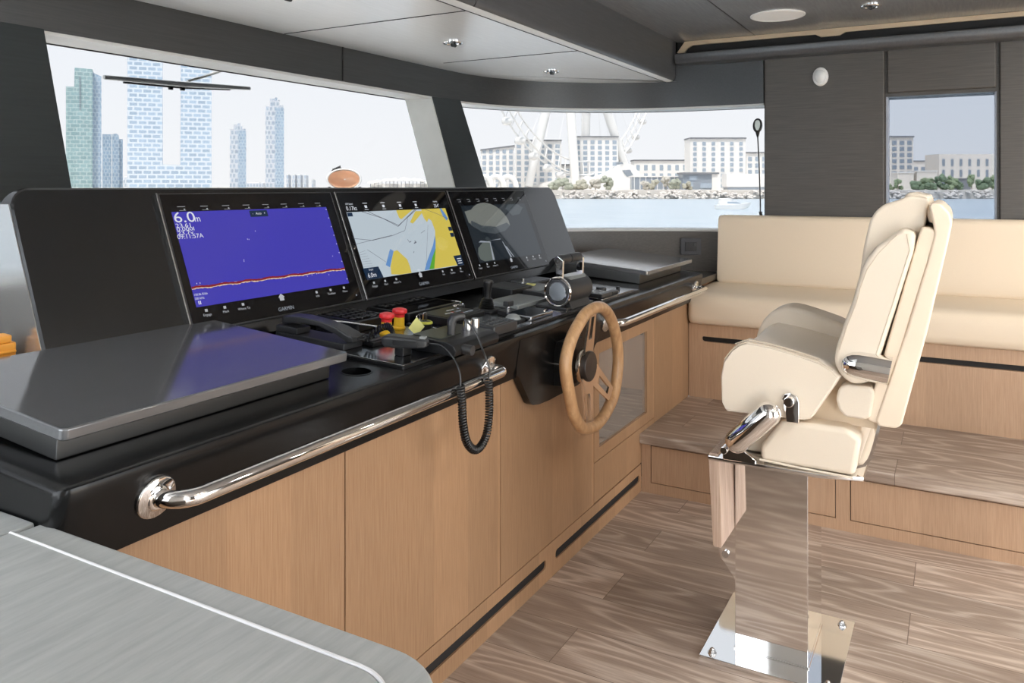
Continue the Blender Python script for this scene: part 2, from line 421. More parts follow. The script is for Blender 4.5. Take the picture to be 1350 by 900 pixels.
# windscreen panes follow the outer curve; raked so the head stands further forward
GT = offset_plan(HP, .15); GB = offset_plan(SP, .15)
def pane_range(i0, i1):
    r = []
    for i in range(i0, i1+1):
        r.append([(GB[i][0], GB[i][1], 1.052), (GT[i][0], GT[i][1], 1.748), (GT[i][0]+.004, GT[i][1]+.008, 1.748), (GB[i][0]+.004, GB[i][1]+.008, 1.052)])
    return MB().loft(r)
# pillar helper: raked post between header and sill, x0..x1
def rake(z): return 2.30+(z-1.75)*.29
def post(x0b, x1b, x0t, x1t, depth):
    return [[(x0b, rake(1.05), 1.05), (x1b, rake(1.05), 1.05), (x1b, rake(1.05)+depth, 1.05), (x0b, rake(1.05)+depth, 1.05)],
            [(x0t, rake(1.755), 1.755), (x1t, rake(1.755), 1.755), (x1t, rake(1.755)+depth, 1.755), (x0t, rake(1.755)+depth, 1.755)]]
t = MB().loft(post(1.17, 1.345, 1.10, 1.345, .13))
struct('trim_1', t, M['pillar'], 'dark veneer pillar left of the windscreen', cat='pillar')
t = MB().loft([[(3.315, rake(1.05), 1.05), (3.60, rake(1.05)-.02, 1.05), (3.62, rake(1.05)+.12, 1.05), (3.285, rake(1.05)+.14, 1.05)],
               [(3.29, rake(1.755), 1.755), (3.515, 2.278, 1.755), (3.53, 2.42, 1.755), (3.255, rake(1.755)+.14, 1.755)]])
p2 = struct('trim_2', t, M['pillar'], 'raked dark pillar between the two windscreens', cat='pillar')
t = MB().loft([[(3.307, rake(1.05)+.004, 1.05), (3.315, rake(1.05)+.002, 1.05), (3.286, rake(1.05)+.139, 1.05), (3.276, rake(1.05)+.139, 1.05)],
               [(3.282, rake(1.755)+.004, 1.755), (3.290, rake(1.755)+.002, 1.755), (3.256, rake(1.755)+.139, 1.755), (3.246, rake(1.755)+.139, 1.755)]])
struct('side_face', t, M['pillar_lit_side'], None, p2, plabel='pillar face with the outside light painted pale')
w1 = thing('window_1', 'wide raked windscreen pane behind the displays', 'window', (2.3, 2.2, 1.05), kind='structure')
part('pane', pane_range(1, 5), M['glass_front'], w1)
w4 = thing('window_4', 'port windscreen pane left of the dark pillar', 'window', (.4, 2.2, 1.05), kind='structure')
part('pane', pane_range(0, 1), M['glass_front'], w4)
w2 = thing('window_2', 'curved windscreen pane right of the raked pillar', 'window', (4.1, 1.9, 1.05), kind='structure')
part('pane', pane_range(6, len(HP)-1), M['glass_front'], w2)
t = MB()
t.tube([(GT[i][0]-.004, GT[i][1]-.006, 1.742) for i in range(1, 6)], .004, 6)
part('seal', t, M['groove'], w1)
t = MB(); t.tube([(GT[i][0]-.004, GT[i][1]-.006, 1.742) for i in range(6, len(HP))], .003, 6)
part('seal', t, M['plastic2'], w2)

# right wall with its upholstered panels and window 3
XW = 4.447
t = MB()
t.box((XW, YE, 0), (4.62, .918, 1.12)); t.box((XW, .918, 0), (4.62, 1.25, 1.045))
t.box((XW, YE, 1.755), (4.62, .915, 2.16))
t.box((XW, .315, 1.12), (4.62, .915, 1.755)); t.box((XW, YE, 1.12), (4.62, -.165, 1.755))
t.box((XW, .915, 1.99), (4.62, 1.45, 2.16)); 
wr = struct('wall_right', t, M['veneer'], 'grey veneer wall behind the settee', cat='wall')
def wpanel(y0, y1, z0, z1):
    return part('panel', MB().box((XW-.022, y0+.003, z0), (XW+.001, y1-.003, z1), .008, 3), M['veneer'], wr)
wpanel(.318, .915, 1.02, 2.03); wpanel(-.165, .312, 1.772, 2.03); wpanel(-1.0, -.172, 1.02, 2.03); wpanel(-1.9, -1.006, 1.02, 2.03)
t = MB()
t.box((XW+.004, -.170, 1.12), (XW+.10, -.158, 1.768)); t.box((XW+.004, .306, 1.12), (XW+.10, .318, 1.768)); t.box((XW+.004, -.165, 1.758), (XW+.10, .312, 1.770))
w3 = thing('window_3', 'small square side window right of the tall wall panel', 'window', (XW+.05, .07, 1.12), kind='structure')
part('frame', t, simple('window_frame_grey', (.34, .37, .43), .4), w3)
part('pane', MB().box((XW+.075, -.165, 1.10), (XW+.082, .312, 1.76)), M['glass_side'], w3)

# ceilings
t = MB(); poly = [(x, y+.01) for x, y in HP if x < 4.42][:]
poly = [(-.3, 1.42)]+poly+[(4.43, 1.42)]
t.prism(poly, 'Z', 1.899, 1.93)
cf = struct('ceiling', t, M['ceil'], 'pale grey lowered ceiling over the helm', cat='ceiling')
t = MB()
for x in (2.285, 3.20): t.box((x-.0025, 1.45, 1.8972), (x+.0025, 2.30 if x < 3 else 2.17, 1.8995))
t.box((-.3, 1.455, 1.8972), (4.36, 1.459, 1.8995))
struct('joint', t, M['groove'], None, cf)
t = MB(); t.prism([(-.3, YE), (4.62, YE), (4.62, 1.42), (-.3, 1.42)], 'Z', 2.12, 2.16)
cm = struct('ceiling_aft', t, M['ceil_main'], 'darker higher ceiling over the helm seat', cat='ceiling')
t = MB(); t.box((3.47, .955, 2.1185), (4.42, .960, 2.1205)); t.box((2.2, .955, 2.1185), (3.47, .960, 2.1205))
struct('joint', t, M['groove'], None, cm)
# beam stepping down between the two ceilings
prof = [(1.395, 2.13), (1.398, 1.93), (1.402, 1.912), (1.412, 1.901), (1.428, 1.897), (1.447, 1.897), (1.447, 2.13)]
t = MB().prism(prof, 'X', 2.262, 4.40)
t.prism(prof, 'X', -.3, 2.256)
b1 = struct('trim_3', t, M['beam'], 'grey beam stepping down between the two ceilings', cat='beam')
t = MB().prism([(1.409, 1.9005), (1.414, 1.8985), (1.428, 1.8955), (1.447, 1.8955), (1.447, 1.8975), (1.428, 1.899)], 'X', -.3, 4.39)
struct('edge_strip', t, M['white'], None, b1, plabel='pale bevel along the foot of the beam')
t = MB().prism([(1.395, 2.12), (1.40, 1.93), (1.44, 1.897), (1.46, 1.897), (1.44, 2.12)], 'X', 4.40, 4.445)
struct('end_cap', t, M['black'], None, b1)
# cove trim along the right wall
pr = [(4.345, 2.042), (4.350, 2.046), (4.372, 2.046), (4.446, 2.046), (4.446, 1.985), (4.372, 1.987), (4.354, 1.998), (4.344, 2.02)]
rings = [[(x, y, z) for x, z in pr] for y in (-2.2, 1.0, 1.385)]
t = MB().loft(rings)
cv = struct('trim_4', t, M['beam'], 'dark rounded cove rail along the top of the right wall', cat='trim')
t = MB(); t.box((4.430, -2.2, 2.046), (4.446, 1.40, 2.119)); 
struct('cove_back', t, M['groove'], None, cv)
t = MB()
t.box((4.405, -2.2, 2.096), (4.42, 1.345, 2.119))
t.prism([(.50, 2.097), (.53, 2.08), (.62, 2.08), (.65, 2.097)], 'X', 4.405, 4.42)
t.prism([(1.30, 2.097), (1.345, 2.097), (1.385, 2.052), (1.35, 2.052), (1.33, 2.08)], 'X', 4.405, 4.42)
t.prism([(1.31, 2.119), (1.345, 2.119), (1.39, 2.06), (1.36, 2.06)], 'X', 4.404, 4.419)
struct('light_strip', t, M['beige'], None, cv, plabel='beige strip inside the cove')
# port side and aft: an open side door behind the camera, a plain bulkhead aft
t = MB(); t.box((-.42, YE, 0), (-.32, -1.75, 2.16)); t.box((-.42, -.45, 0), (-.32, .98, 2.16)); t.box((-.42, .98, 0), (-.32, 2.5, .80)); t.box((-.42, .98, 2.0), (-.32, 2.5, 2.16)); t.box((-.42, -1.75, 2.0), (-.32, -.45, 2.16))
struct('wall_left', t, M['reveal'], 'port side wall with the open side door', cat='wall')
t = MB(); t.box((-.42, YE-.1, 0), (.5, YE, 2.16)); t.box((3.2, YE-.1, 0), (4.62, YE, 2.16)); t.box((.5, YE-.1, 1.95), (3.2, YE, 2.16))
struct('wall_back', t, M['veneer'], 'aft bulkhead with the wide saloon opening', cat='wall')

w5 = thing('window_5', 'port side window forward of the side door', 'window', (-.37, 1.9, .8), kind='structure')
part('pane', MB().box((-.372, .98, .80), (-.366, 2.45, 2.0)), glass_mat('clear_side_glass', (.90, .91, .92), .01), w5)
struct('bounce_side_deck', MB().box((-2.6, -6, -.12), (-.43, 2.6, -.04)), simple('white_deck', (.78, .77, .74), .6, var=.03, bscale=20), 'unseen white deck outside the port door, added to bounce light', cat='deck')  # unseen deck added to bounce daylight up to the ceiling
struct('bounce_aft_deck', MB().box((-.42, -7, -.12), (4.6, YE-.11, -.04)), simple('pale_teak_deck', (.62, .52, .40), .6, var=.05, bscale=20), 'unseen pale deck beyond the saloon opening, added to bounce light', cat='deck')  # also unseen, added so light bounces in from aft
# ceiling fittings
def downlight(name, x, y, z, r, label):
    o = thing(name, label, 'downlight', (x, y, z), group=None)
    part('bezel', MB().lathe([(r, 0), (r, -.004), (r*.93, -.008), (r*.72, -.008), (r*.66, -.002), (r*.60, 0)], 28), M['chrome'], o, True)
    part('lens', MB().lathe([(r*.62, -.001), (r*.55, -.006), (r*.3, -.009), (.001, -.010)], 20), M['steel'], o, True)
    part('lamp', MB().cyl((-r*.1, 0, -.0125), (r*.42, 0, -.0125), r*.20, n=10), M['plastic2'], o, True)
    return o
downlight('downlight', 2.756, 1.823, 1.899, .042, 'chrome downlight in the lowered ceiling, nearer of the two over the displays')
downlight('downlight', 3.69, 1.831, 1.899, .042, 'chrome downlight in the lowered ceiling nearest the curved windscreen')
downlight('downlight', 3.934, .341, 2.12, .045, 'chrome downlight in the dark aft ceiling right of the round white speaker')
o = thing('ceiling_speaker', 'round white speaker grille set flush in the dark ceiling', 'speaker', (3.942, .75, 2.12))
part('grille', MB().lathe([(.118, -.001), (.117, -.005), (.001, -.007)], 48), simple('speaker_cloth', (.92, .92, .90), .7, bump=.2, bscale=900), o, True)
part('rim', MB().lathe([(.126, 0), (.126, -.004), (.121, -.007), (.117, -.006), (.117, 0)], 48), M['white'], o, True)

downlight('downlight', 1.82, 1.823, 1.899, .042, 'chrome downlight in the lowered ceiling above the left display')
FILL_LAMPS = [(1.6, -.75, 2.10), (3.934, -1.0, 2.10), (2.6, -1.0, 2.10), (1.2, -1.0, 2.10), (3.934, -2.2, 2.10), (2.6, -2.2, 2.10)]  # unseen fill lamps added aft to brighten the room, without fittings
for lx, ly, lz in FILL_LAMPS:
    la_ = bpy.data.lights.new('added_fill_lamp', 'AREA'); la_.shape = 'DISK'; la_.size = .10; la_.energy = 3.4; la_.color = (1, .95, .88)
    lo_ = bpy.data.objects.new('added_fill_lamp', la_); COL.objects.link(lo_); lo_.location = (lx, ly, lz)
# detector and socket on the right wall
o = thing('motion_detector', 'white oval detector high on the tall grey wall panel', 'detector', (XW-.022, .624, 1.875), (0, R(-90), 0))
part('base', MB().lathe([(.042, 0), (.042, .010), (.036, .016), (.001, .016)], 32, Matrix.Scale(1.16, 4, (1, 0, 0)) @ Matrix.Scale(.92, 4, (0, 1, 0))), M['white'], o, True)
part('lens', MB().lathe([(.030, .015), (.027, .024), (.018, .031), (.001, .034)], 28, Matrix.Scale(1.2, 4, (1, 0, 0))), simple('frosted_lens', (.74, .74, .73), .3), o, True)
o = thing('power_socket', 'charcoal switched power socket on the dado beside the settee', 'socket', (4.385, 1.305, .965), (0, 0, 0))
# dado is curved here: aim the socket along its normal
o.rotation_euler = (0, 0, R(-66)); 
t = MB().box((-.056, -.012, -.047), (.056, .0, .047), .004, 2)
from mathutils import Euler
MW[o.name] = Matrix.Translation((4.385, 1.305, .965)) @ Euler((0, 0, R(-66))).to_matrix().to_4x4()
pl = part('plate', t, M['socket'], o, True)
part('insert', MB().box((-.032, -.016, -.026), (.032, -.010, .026), .002), M['plastic'], o, True)
for x, z in ((-.012, .010), (-.022, -.010), (-.002, -.010)): part('pin_hole', MB().box((x-.003, -.0175, z-.005), (x+.003, -.0155, z+.005)), M['groove'], o, True)
part('switch', MB().box((.015, -.019, .002), (.026, -.015, .022), .001), M['plastic2'], o, True)
# gooseneck reading lamp at the end of the curved windscreen
o = thing('gooseneck_lamp', 'thin black gooseneck lamp with oval head against the curved windscreen edge', 'lamp', (4.40, .928, 1.14))
pts = [(4.405, .928, 1.14), (4.405, .928, 1.20), (4.402, .930, 1.30), (4.394, .932, 1.42), (4.380, .934, 1.52), (4.372, .935, 1.57)]
part('stem', MB().tube(pts, .0035, 8), M['plastic'], o)
part('mount', MB().cyl((4.41, .924, 1.135), (4.405, .928, 1.165), .008, n=12), M['plastic'], o)
hd = MB()
ring = [(4.369+.004*math.sin(a), .935+.019*math.cos(a), 1.628+.033*math.sin(a)) for a in [2*PI*i/24 for i in range(24)]]
hd.tube(ring, .0065, 8, True)
hd.tube([(4.372, .935, 1.565), (4.371, .935, 1.585), (4.370, .935, 1.60)], [.004, .010, .013], 10)
part('head', hd, M['plastic'], o)
part('lens', MB().lathe([(.017, -.003), (.017, .003), (.012, .006), (.001, .007)], 20, Matrix.Translation((4.369, .935, 1.630)) @ Matrix.Rotation(R(90), 4, 'Y') @ Matrix.Scale(1.6, 4, (1, 0, 0))), simple('lamp_lens', (.55, .62, .58), .15), o)

# ------------------------------------------------------------------ helm furniture
KT = .055
def zc(y): return .860+KT*(y-1.133)
TILT = math.atan(KT)
# worktop with rounded front fascia
def fascia_profile():
    P = [(1.172, .722), (1.160, .725), (1.150, .76), (1.141, .80), (1.134, .83), (1.131, .846), (1.133, .856), (1.140, zc(1.140)+.0002)]
    for y in (1.30, 1.60, 1.98): P.append((y, zc(y)))
    P += [(1.98, .83), (1.30, .80), (1.20, .722)]
    return P
def shape_x(x, P, inset, drop):
    return [(x, y+inset*(1 if y < 1.5 else 0), z-drop*(1 if z > .84 else 0)) for y, z in P]
P = fascia_profile(); rings = []
for x, i, d in ((.686, .026, .014), (.688, .016, .008), (.693, .008, .003), (.704, .002, 0), (.73, 0, 0), (4.005, 0, 0), (4.022, .003, .001), (4.030, .012, .006)):
    rings.append(shape_x(x, P, i, d))
wt = thing('helm_worktop', 'long black worktop with rounded front carrying the helm instruments', 'worktop', (2.36, 1.5, .80))
top = part('top', MB().loft(rings), M['black'], wt, angle=40)
kb = [(2.08, .735), (2.105, .722), (2.160, .648), (2.172, .632), (2.190, .622), (2.21, .618), (2.535, .609), (2.556, .612), (2.572, .622), (2.672, .722), (2.70, .735)]
kr = []
for z, xl, xr in ((.845, 2.07, 2.705), (.80, 2.075, 2.70), (.76, 2.08, 2.70), (.735, 2.085, 2.70), (.722, 2.103, 2.674), (.685, 2.130, 2.638), (.648, 2.160, 2.600), (.632, 2.172, 2.584), (.622, 2.190, 2.568), (.614, 2.235, 2.545), (.611, 2.300, 2.52)):
    yf = 1.1295 if z > .84 else 1.1395 if z > .79 else 1.148 if z > .75 else 1.150
    kr.append([(xl, yf, z), (xr, yf, z), (xr, 1.174, z), (xl, 1.174, z)])
part('knee_panel', MB().loft(kr), M['black'], wt, angle=50)
cutter = MB().cyl((1.453-2.36, 1.232-1.5, .70-.80), (1.453-2.36, 1.232-1.5, .95-.80), .037, n=40)
cut(top, cutter)
cup = MB().lathe([(.0375, 0), (.0375, -.055), (.001, -.055), (.001, -.053), (.0345, -.053), (.0345, .0015), (.0375, .0015), (.0385, .0005)], 40,
                 Matrix.Translation((1.453, 1.232, zc(1.232))) @ Matrix.Rotation(TILT, 4, 'X'), cap=False)
part('cup_holder', cup, M['black'], wt)

# lidded boxes on the worktop
def hatch(x0, x1, y0, y1, h, px0, px1, py0, label):
    o = thing('lidded_box', label, 'lidded box', ((x0+x1)/2, y0, zc(y0)), (TILT+R(1.7), 0, 0), 'lidded boxes at the worktop ends')
    cx = (x0+x1)/2
    part('body', MB().box((px0-cx, py0-y0, 0), (px1-cx, y1-y0-.02, h-.021), .003, 2), M['plinth_dark'], o, True)
    lid = MB().prism(rrect(x0-cx, 0, x1-cx, y1-y0, .012, 4), 'Z', h-.020, h, .0035, 3, caps_only=True)
    part('lid', lid, M['lid'], o, True)
    return o
hatch(.732, 1.395, 1.208, 1.66, .061, .744, 1.37, 1.240, 'charcoal lidded box at the near end of the worktop mirroring the blue display')
hatch(3.355, 4.035, 1.196, 1.67, .064, 3.366, 3.975, 1.235, 'charcoal lidded box at the far end of the worktop beside the settee')

# slanted instrument pod
def fy(z): return 1.65+.4*(z-.949)
def by(z): return 1.805+(1.297-z)*.42
X0, X1 = .967, 3.615
out = [(X0, .905), (X1, .905)] + [(x, z) for x, z in arc((X1-.042, 1.297-.045), .045, 0, 90, 7)] + [(x, z) for x, z in arc((X0+.05, 1.297-.045), .045, 90, 180, 7)]
# pull the arcs to the sides exactly
out = [(X0, .905), (X1, .905), (X1, 1.252)]+[(X1-.042+.042*math.cos(R(a)), 1.252+.045*math.sin(R(a))) for a in (15, 30, 45, 60, 75, 90)]+[(X0+.05-.05*math.cos(R(a)), 1.252+.045*math.sin(R(a))) for a in (90, 75, 60, 45, 30, 15)]+[(X0, 1.252)]
cxm = sum(p[0] for p in out)/len(out)
def inset(d):
    r = []
    for x, z in out:
        xx = x+(d if x < 1.2 else (-d if x > 3.4 else 0)); zz = z-(d if z > 1.0 else -d*0)
        r.append((xx, zz))
    return r
rings = [[(x, fy(z), z) for x, z in inset(.004)], [(x, fy(z)+.004, z) for x, z in out], [(x, max(by(z), fy(z)+.012), z) for x, z in out]]
pod = thing('instrument_pod', 'slanted charcoal instrument housing holding three displays', 'console', (2.29, 1.75, .90))
part('housing', MB().loft(rings), M['pod'], pod, angle=30)
t = MB().prism([(1.70, zc(1.70)-.002), (1.70, .907), (1.93, .907), (1.93, zc(1.93)-.002)], 'X', X0+.004, X1-.004)
part('foot', t, M['black'], pod)
sidem = simple('polished_pod_side', (.62, .62, .61), .20, .85)
t = MB().loft([[(X0-.0025, fy(z)+.006, z), (X0-.0025, by(z)-.004, z), (X0+.0005, by(z)-.004, z), (X0+.0005, fy(z)+.006, z)] for z in (.905, 1.0, 1.1, 1.2, 1.262)])
part('side_plate', t, sidem, pod, label='silvery end plate of the housing')

# displays
ROTS = (math.atan2(1, .4), 0, 0)
ZL = .0005
def flat(pts, z): return [(x, y, z) for x, y in pts]
def display(x, label):
    z0 = .949-.013*.928
    o = thing('marine_display', label, 'display', (x, fy(.949), .949), ROTS, 'three displays in the instrument housing')
    part('frame', MB().prism(rrect(0, -.013, .642, .356, .004, 3), 'Z', -.004, .010, .0015, 2, caps_only=True), M['plastic2'], o, True)
    part('edge_trim', MB().box((-.0035, -.013, -.002), (.0005, .356, .0115), .0008, 1), M['steel'], o, True)
    part('cover_glass', MB().prism(rrect(.006, -.009, .636, .352, .003, 3), 'Z', .009, .0115, 0), M['gloss'], o, True)
    return o
ZF = .0119
def T(x, y, z=ZF+.0006, sx=1.0): return Matrix.Translation((x, y, z)) @ Matrix.Scale(sx, 4, (1, 0, 0))
def frame_icons(o, labels=True, top=True):
    t = MB()
    if top:
        for i in range(8):
            cx = .060+.072*i
            t.box((cx-.012, .3168, ZF), (cx+.012, .3180, ZF+.0003)); t.box((cx-.008, .3066, ZF), (cx+.012, .3073, ZF+.0003)); t.box((cx+.006, .3085, ZF), (cx+.010, .3115, ZF+.0003))
    # home symbol
    t.poly(flat([(.302, .030), (.318, .030), (.318, .040), (.302, .040)], ZF)); t.poly(flat([(.298, .0395), (.322, .0395), (.310, .051)], ZF))
    for s, x in (('Engage', .053), ('Mark', .111), ('Where To', .171), ('Info', .449), ('Toolbox', .509), ('Menu', .569)):
        t.text(s, .0095, T(x, .023), align='CENTER'); t.box((x-.004, .034, ZF), (x+.004, .041, ZF+.0003))
    part('menu_lettering', t, M['s_menu'], o, True, smooth=False)
    t = MB().text('GARMIN', .0155, T(.315, .001), align='CENTER')
    part('maker_lettering', t, M['s_dim'], o, True, smooth=False)
    part('power_button', MB().lathe([(.003, ZF), (.0025, ZF+.0006), (.0005, ZF+.0006)], 10, T(.615, .008, 0)), M['s_dim'], o, True)

# 1: depth sounder
d1 = display(1.322, 'leftmost display of the three, blue depth sounder picture reading 6.0 m')
part('sounder_picture', MB().prism([(.027, .049), (.598, .049), (.598, .3035), (.027, .3035)], 'Z', .0113, ZF), M['s_blue'], d1, True, smooth=False)
t = MB(); z1 = ZF+.0005
t.text('6.0', .041, T(.027, .2745, sx=1.36)); t.text('m', .026, T(.0895, .2745))
t.text('23.61', .0150, T(.028, .2610, sx=1.5)); t.text('0.000l', .0150, T(.028, .2510, sx=1.5)); t.text('23.7v', .0150, T(.028, .2410, sx=1.5)); t.text('09:11:57A', .0170, T(.024, .2300, sx=1.15))
t.text('150.0k 81kh', .0085, T(.028, .078)); t.text('200 kHz', .0085, T(.028, .068))
part('readout_lettering', t, M['s_white'], d1, True, smooth=False)
rnd = random.Random(3)
def bottomline(lo, hi, w):
    up, dn = [], []
    for i in range(121):
        x = .027+.571*i/120; y = .0985+.0012*math.sin(i*.37)-.002*(i/120)
        up.append((x, y+hi+rnd.uniform(-w, w))); dn.append((x, y+lo+rnd.uniform(-w, w)))
    return up, dn
for nm, lo, hi, w, mt, zz in (('seabed_echo', -.0035, .0035, .0012, 's_cream', .0003), ('seabed_line', -.0012, .0042, .0008, 's_red', .0006)):
    up, dn = bottomline(lo, hi, w); t = MB(); t.sheet([[(x, y, ZF+zz) for x, y in up], [(x, y, ZF+zz) for x, y in dn]])
    part(nm, t, M[mt], d1, True, smooth=False)
t = MB()
for x, y in ((.214, .157), (.282, .237), (.246, .215), (.251, .214), (.213, .153), (.52, .083), (.56, .14), (.045, .108), (.055, .108), (.43, .088), (.45, .090), (.47, .091)):
    t.box((x, y, ZF), (x+.0018, y+.003, ZF+.0003))
for i in range(9): t.box((.593, .062+.029*i, ZF), (.5965, .065+.029*i, ZF+.0003))
part('echo_marking', t, M['s_white'], d1, True, smooth=False)
part('range_button', MB().prism(rrect(.281, .281, .347, .300, .002), 'Z', ZF-.0001, ZF+.0003), M['s_navy'], d1, True, smooth=False)
t = MB(); t.text('-   Auto   +', .0105, T(.314, .2875), align='CENTER')
t.box((.036, .055, ZF), (.038, .064, ZF+.0009)); t.box((.041, .055, ZF), (.043, .064, ZF+.0009))
part('range_lettering', t, M['s_white'], d1, True, smooth=False)
frame_icons(d1)
# 2: chart
d2 = display(1.983, 'middle display of the three, pale sea chart with yellow land')
part('chart_sea', MB().prism([(.025, .050), (.600, .050), (.600, .283), (.025, .283)], 'Z', .0113, ZF), M['s_chart'], d2, True, smooth=False)
L1 = ZF+.0002
for pg in ([(.436, .263), (.440, .283), (.600, .283), (.600, .052), (.402, .052), (.452, .129), (.466, .160), (.484, .195), (.481, .235), (.468, .245), (.451, .231), (.440, .245)],
           [(.202, .134), (.224, .137), (.263, .100), (.266, .075), (.264, .0505), (.200, .0505), (.153, .056), (.161, .083)],
           [(.288, .279), (.290, .283), (.388, .283), (.302, .248), (.292, .254)], [(.400, .276), (.453, .276), (.361, .229), (.347, .235)]):
    part('land_marking', MB().poly(flat(pg, L1)), M['s_land'], d2, True, smooth=False)
for pg in ([(.187, .144), (.203, .136), (.157, .081), (.139, .090)], [(.474, .178), (.463, .150), (.430, .095), (.395, .052), (.342, .052), (.375, .085), (.440, .140)],
           [(.560, .283), (.572, .283), (.596, .240), (.580, .232), (.566, .252)], [(.600, .094), (.586, .075), (.592, .062), (.600, .060)]):
    part('shallows_marking', MB().poly(flat(pg, L1+.0002)), M['s_shallow'], d2, True, smooth=False)
part('chart_flats', MB().poly(flat([(.452, .129), (.402, .052), (.372, .053), (.410, .093)], L1+.0004)), M['s_green'], d2, True, smooth=False)
t = MB()
def pl(pts, w=.0010):
    for (x0, y0), (x1, y1) in zip(pts, pts[1:]):
        dx, dy = x1-x0, y1-y0; l = math.hypot(dx, dy); nx, ny = -dy/l*w, dx/l*w
        t.poly(flat([(x0-nx, y0-ny), (x1-nx, y1-ny), (x1+nx, y1+ny), (x0+nx, y0+ny)], L1+.0006))
pl([(.10, .283), (.20, .255), (.27, .222), (.40, .283)]); pl([(.13, .283), (.275, .226), (.41, .283)]); pl([(.02, .192), (.11, .180), (.22, .190), (.30, .205), (.34, .25)], .0007); pl([(.02, .172), (.22, .192)], .0006)
pl([(.300, .172), (.306, .160), (.318, .164)]); pl([(.33, .155), (.345, .158), (.338, .164)], .0018); pl([(.31, .12), (.316, .126)]); pl([(.39, .19), (.42, .20)], .0006); pl([(.36, .07), (.42, .17), (.45, .22)], .0005)
for k in range(7): pl([(.028, .095+.008*k), (.075-.003*k, .093+.009*k)], .0003)
pl([(.07, .15), (.145, .10)], .0006); pl([(.46, .283), (.53, .262), (.60, .236)], .0008)
part('line_marking', t, M['s_line'], d2, True, smooth=False)
for pg in ([(.024, .050), (.108, .050), (.098, .089), (.020, .089)], [(.556, .050), (.600, .050), (.600, .090), (.548, .090)], [(.575, .165), (.598, .165), (.598, .181), (.575, .181)], [(.575, .190), (.598, .190), (.598, .206), (.575, .206)], [(.026, .268), (.050, .268), (.050, .281), (.026, .281)]):
    part('data_box', MB().prism(pg, 'Z', ZF, L1+.0008), M['s_navy'], d2, True, smooth=False)
t = MB(); t.text('0.17kt', .021, T(.028, .289)); t.text('254°', .019, T(.528, .288)); t.text('GPS Speed', .0085, T(.030, .309)); t.text('Heading', .0085, T(.53, .309))
for i in range(4):
    cx = .13+.095*i; t.box((cx-.012, .312, ZF), (cx+.012, .314, ZF+.0003)); t.box((cx-.006, .296, ZF), (cx+.006, .305, ZF+.0003)); t.box((cx-.01, .289, ZF), (cx+.01, .2905, ZF+.0003))
t.text('6.0m', .022, T(.032, .056, ZF+.0018)); t.text('Depth', .0085, T(.045, .079, ZF+.0018))
for i in range(3): t.box((.565, .057+.009*i, ZF+.001), (.592, .060+.009*i, ZF+.0016))
t.text('500m', .0085, T(.300, .054, ZF+.0012))
part('readout_lettering', t, M['s_white'], d2, True, smooth=False)
frame_icons(d2, top=False)
# 3: camera picture
d3 = display(2.638, 'rightmost display of the three, dark deck camera picture under window glare')
part('camera_picture', MB().prism([(.060, .046), (.600, .046), (.600, .290), (.060, .290)], 'Z', .0113, ZF), M['s_cam_dark'], d3, True, smooth=False)
dome = [(.074, .285-.02)]+[(.24+.165*math.cos(R(a)), .195+.105*math.sin(R(a))) for a in range(170, 9, -10)]+[(.40, .19), (.34, .168), (.25, .160), (.16, .172), (.09, .205)]
part('camera_sea', MB().poly(flat(dome, L1)), M['s_cam_sky'], d3, True, smooth=False)
t = MB(); t.poly(flat([(.09, .205), (.16, .172), (.25, .16), (.34, .168), (.40, .19), (.38, .205), (.28, .190), (.17, .200), (.10, .225)], L1+.0002))
t.poly(flat([(.41, .27), (.44, .30-.012), (.53, .288), (.57, .27), (.52, .24), (.45, .235)], L1+.0002))
part('shade_marking', t, M['s_cam_mid'], d3, True, smooth=False)
t = MB(); t.poly(flat([(.069, .082), (.085, .108), (.13, .128), (.186, .132), (.19, .10), (.182, .05), (.10, .05), (.075, .06)], L1+.0002))
part('camera_deck', t, M['s_cam_deck'], d3, True, smooth=False)
for pg in ([(.10, .131), (.12, .137), (.19, .129), (.187, .125)], [(.186, .128), (.192, .128), (.178, .05), (.164, .05)], [(.286, .124), (.292, .122), (.325, .050), (.312, .050)], [(.19, .133), (.28, .137), (.282, .133)], [(.30, .10), (.31, .10), (.345, .05), (.338, .05)]):
    part('deck_rail', MB().poly(flat(pg, L1+.0004)), M['s_dim'], d3, True, smooth=False)
frame_icons(d3)

# cabinets under the worktop
ZB = .118
def cab(x0, x1, z0, z1, label, name='helm_cabinet', front='door', g='cabinets under the worktop', cat='cabinet', body=True, dmat='oak'):
    o = thing(name, label, cat, ((x0+x1)/2, 1.19, z0), group=g)
    if body: part('body', MB().box((x0, 1.198, z0), (x1, 1.75, z1)), M['groove'], o)
    part(front, MB().box((x0+.0021, 1.178, z0+.0018), (x1-.0021, 1.1975, z1-.0018), .0008, 1), M[dmat], o)
    return o
cab(.70, 1.352, ZB, .722, 'oak cabinet door under the near rail end, nearest the camera')
cab(1.352, 2.036, ZB, .722, 'oak cabinet door behind the hanging coiled cord')
cab(2.036, 2.729, ZB, .722, 'oak cabinet door under the black knee panel and wheel')
cab(2.729, 3.398, ZB+.002, .272, 'low oak drawer front under the glass door', 'low_cabinet', 'drawer', cat='cabinet')
cab(3.398, 3.920, .001, .722, 'narrow oak end panel between the glass door and settee', 'end_panel', 'front_panel', cat='cabinet')
o = thing('glass_cabinet', 'oak framed glass door cabinet behind the steering wheel', 'cabinet', (3.06, 1.19, .272), group='cabinets under the worktop')
t = MB(); x0, x1, z0, z1 = 2.7305, 3.3965, .2735, .7205; a0, a1, c0, c1 = 2.779, 3.308, .318, .672
for A, B in (((x0, z0), (a0, z1)), ((a1, z0), (x1, z1)), ((a0, z0), (a1, c0)), ((a0, c1), (a1, z1))):
    t.box((A[0], 1.178, A[1]), (B[0], 1.1975, B[1]))
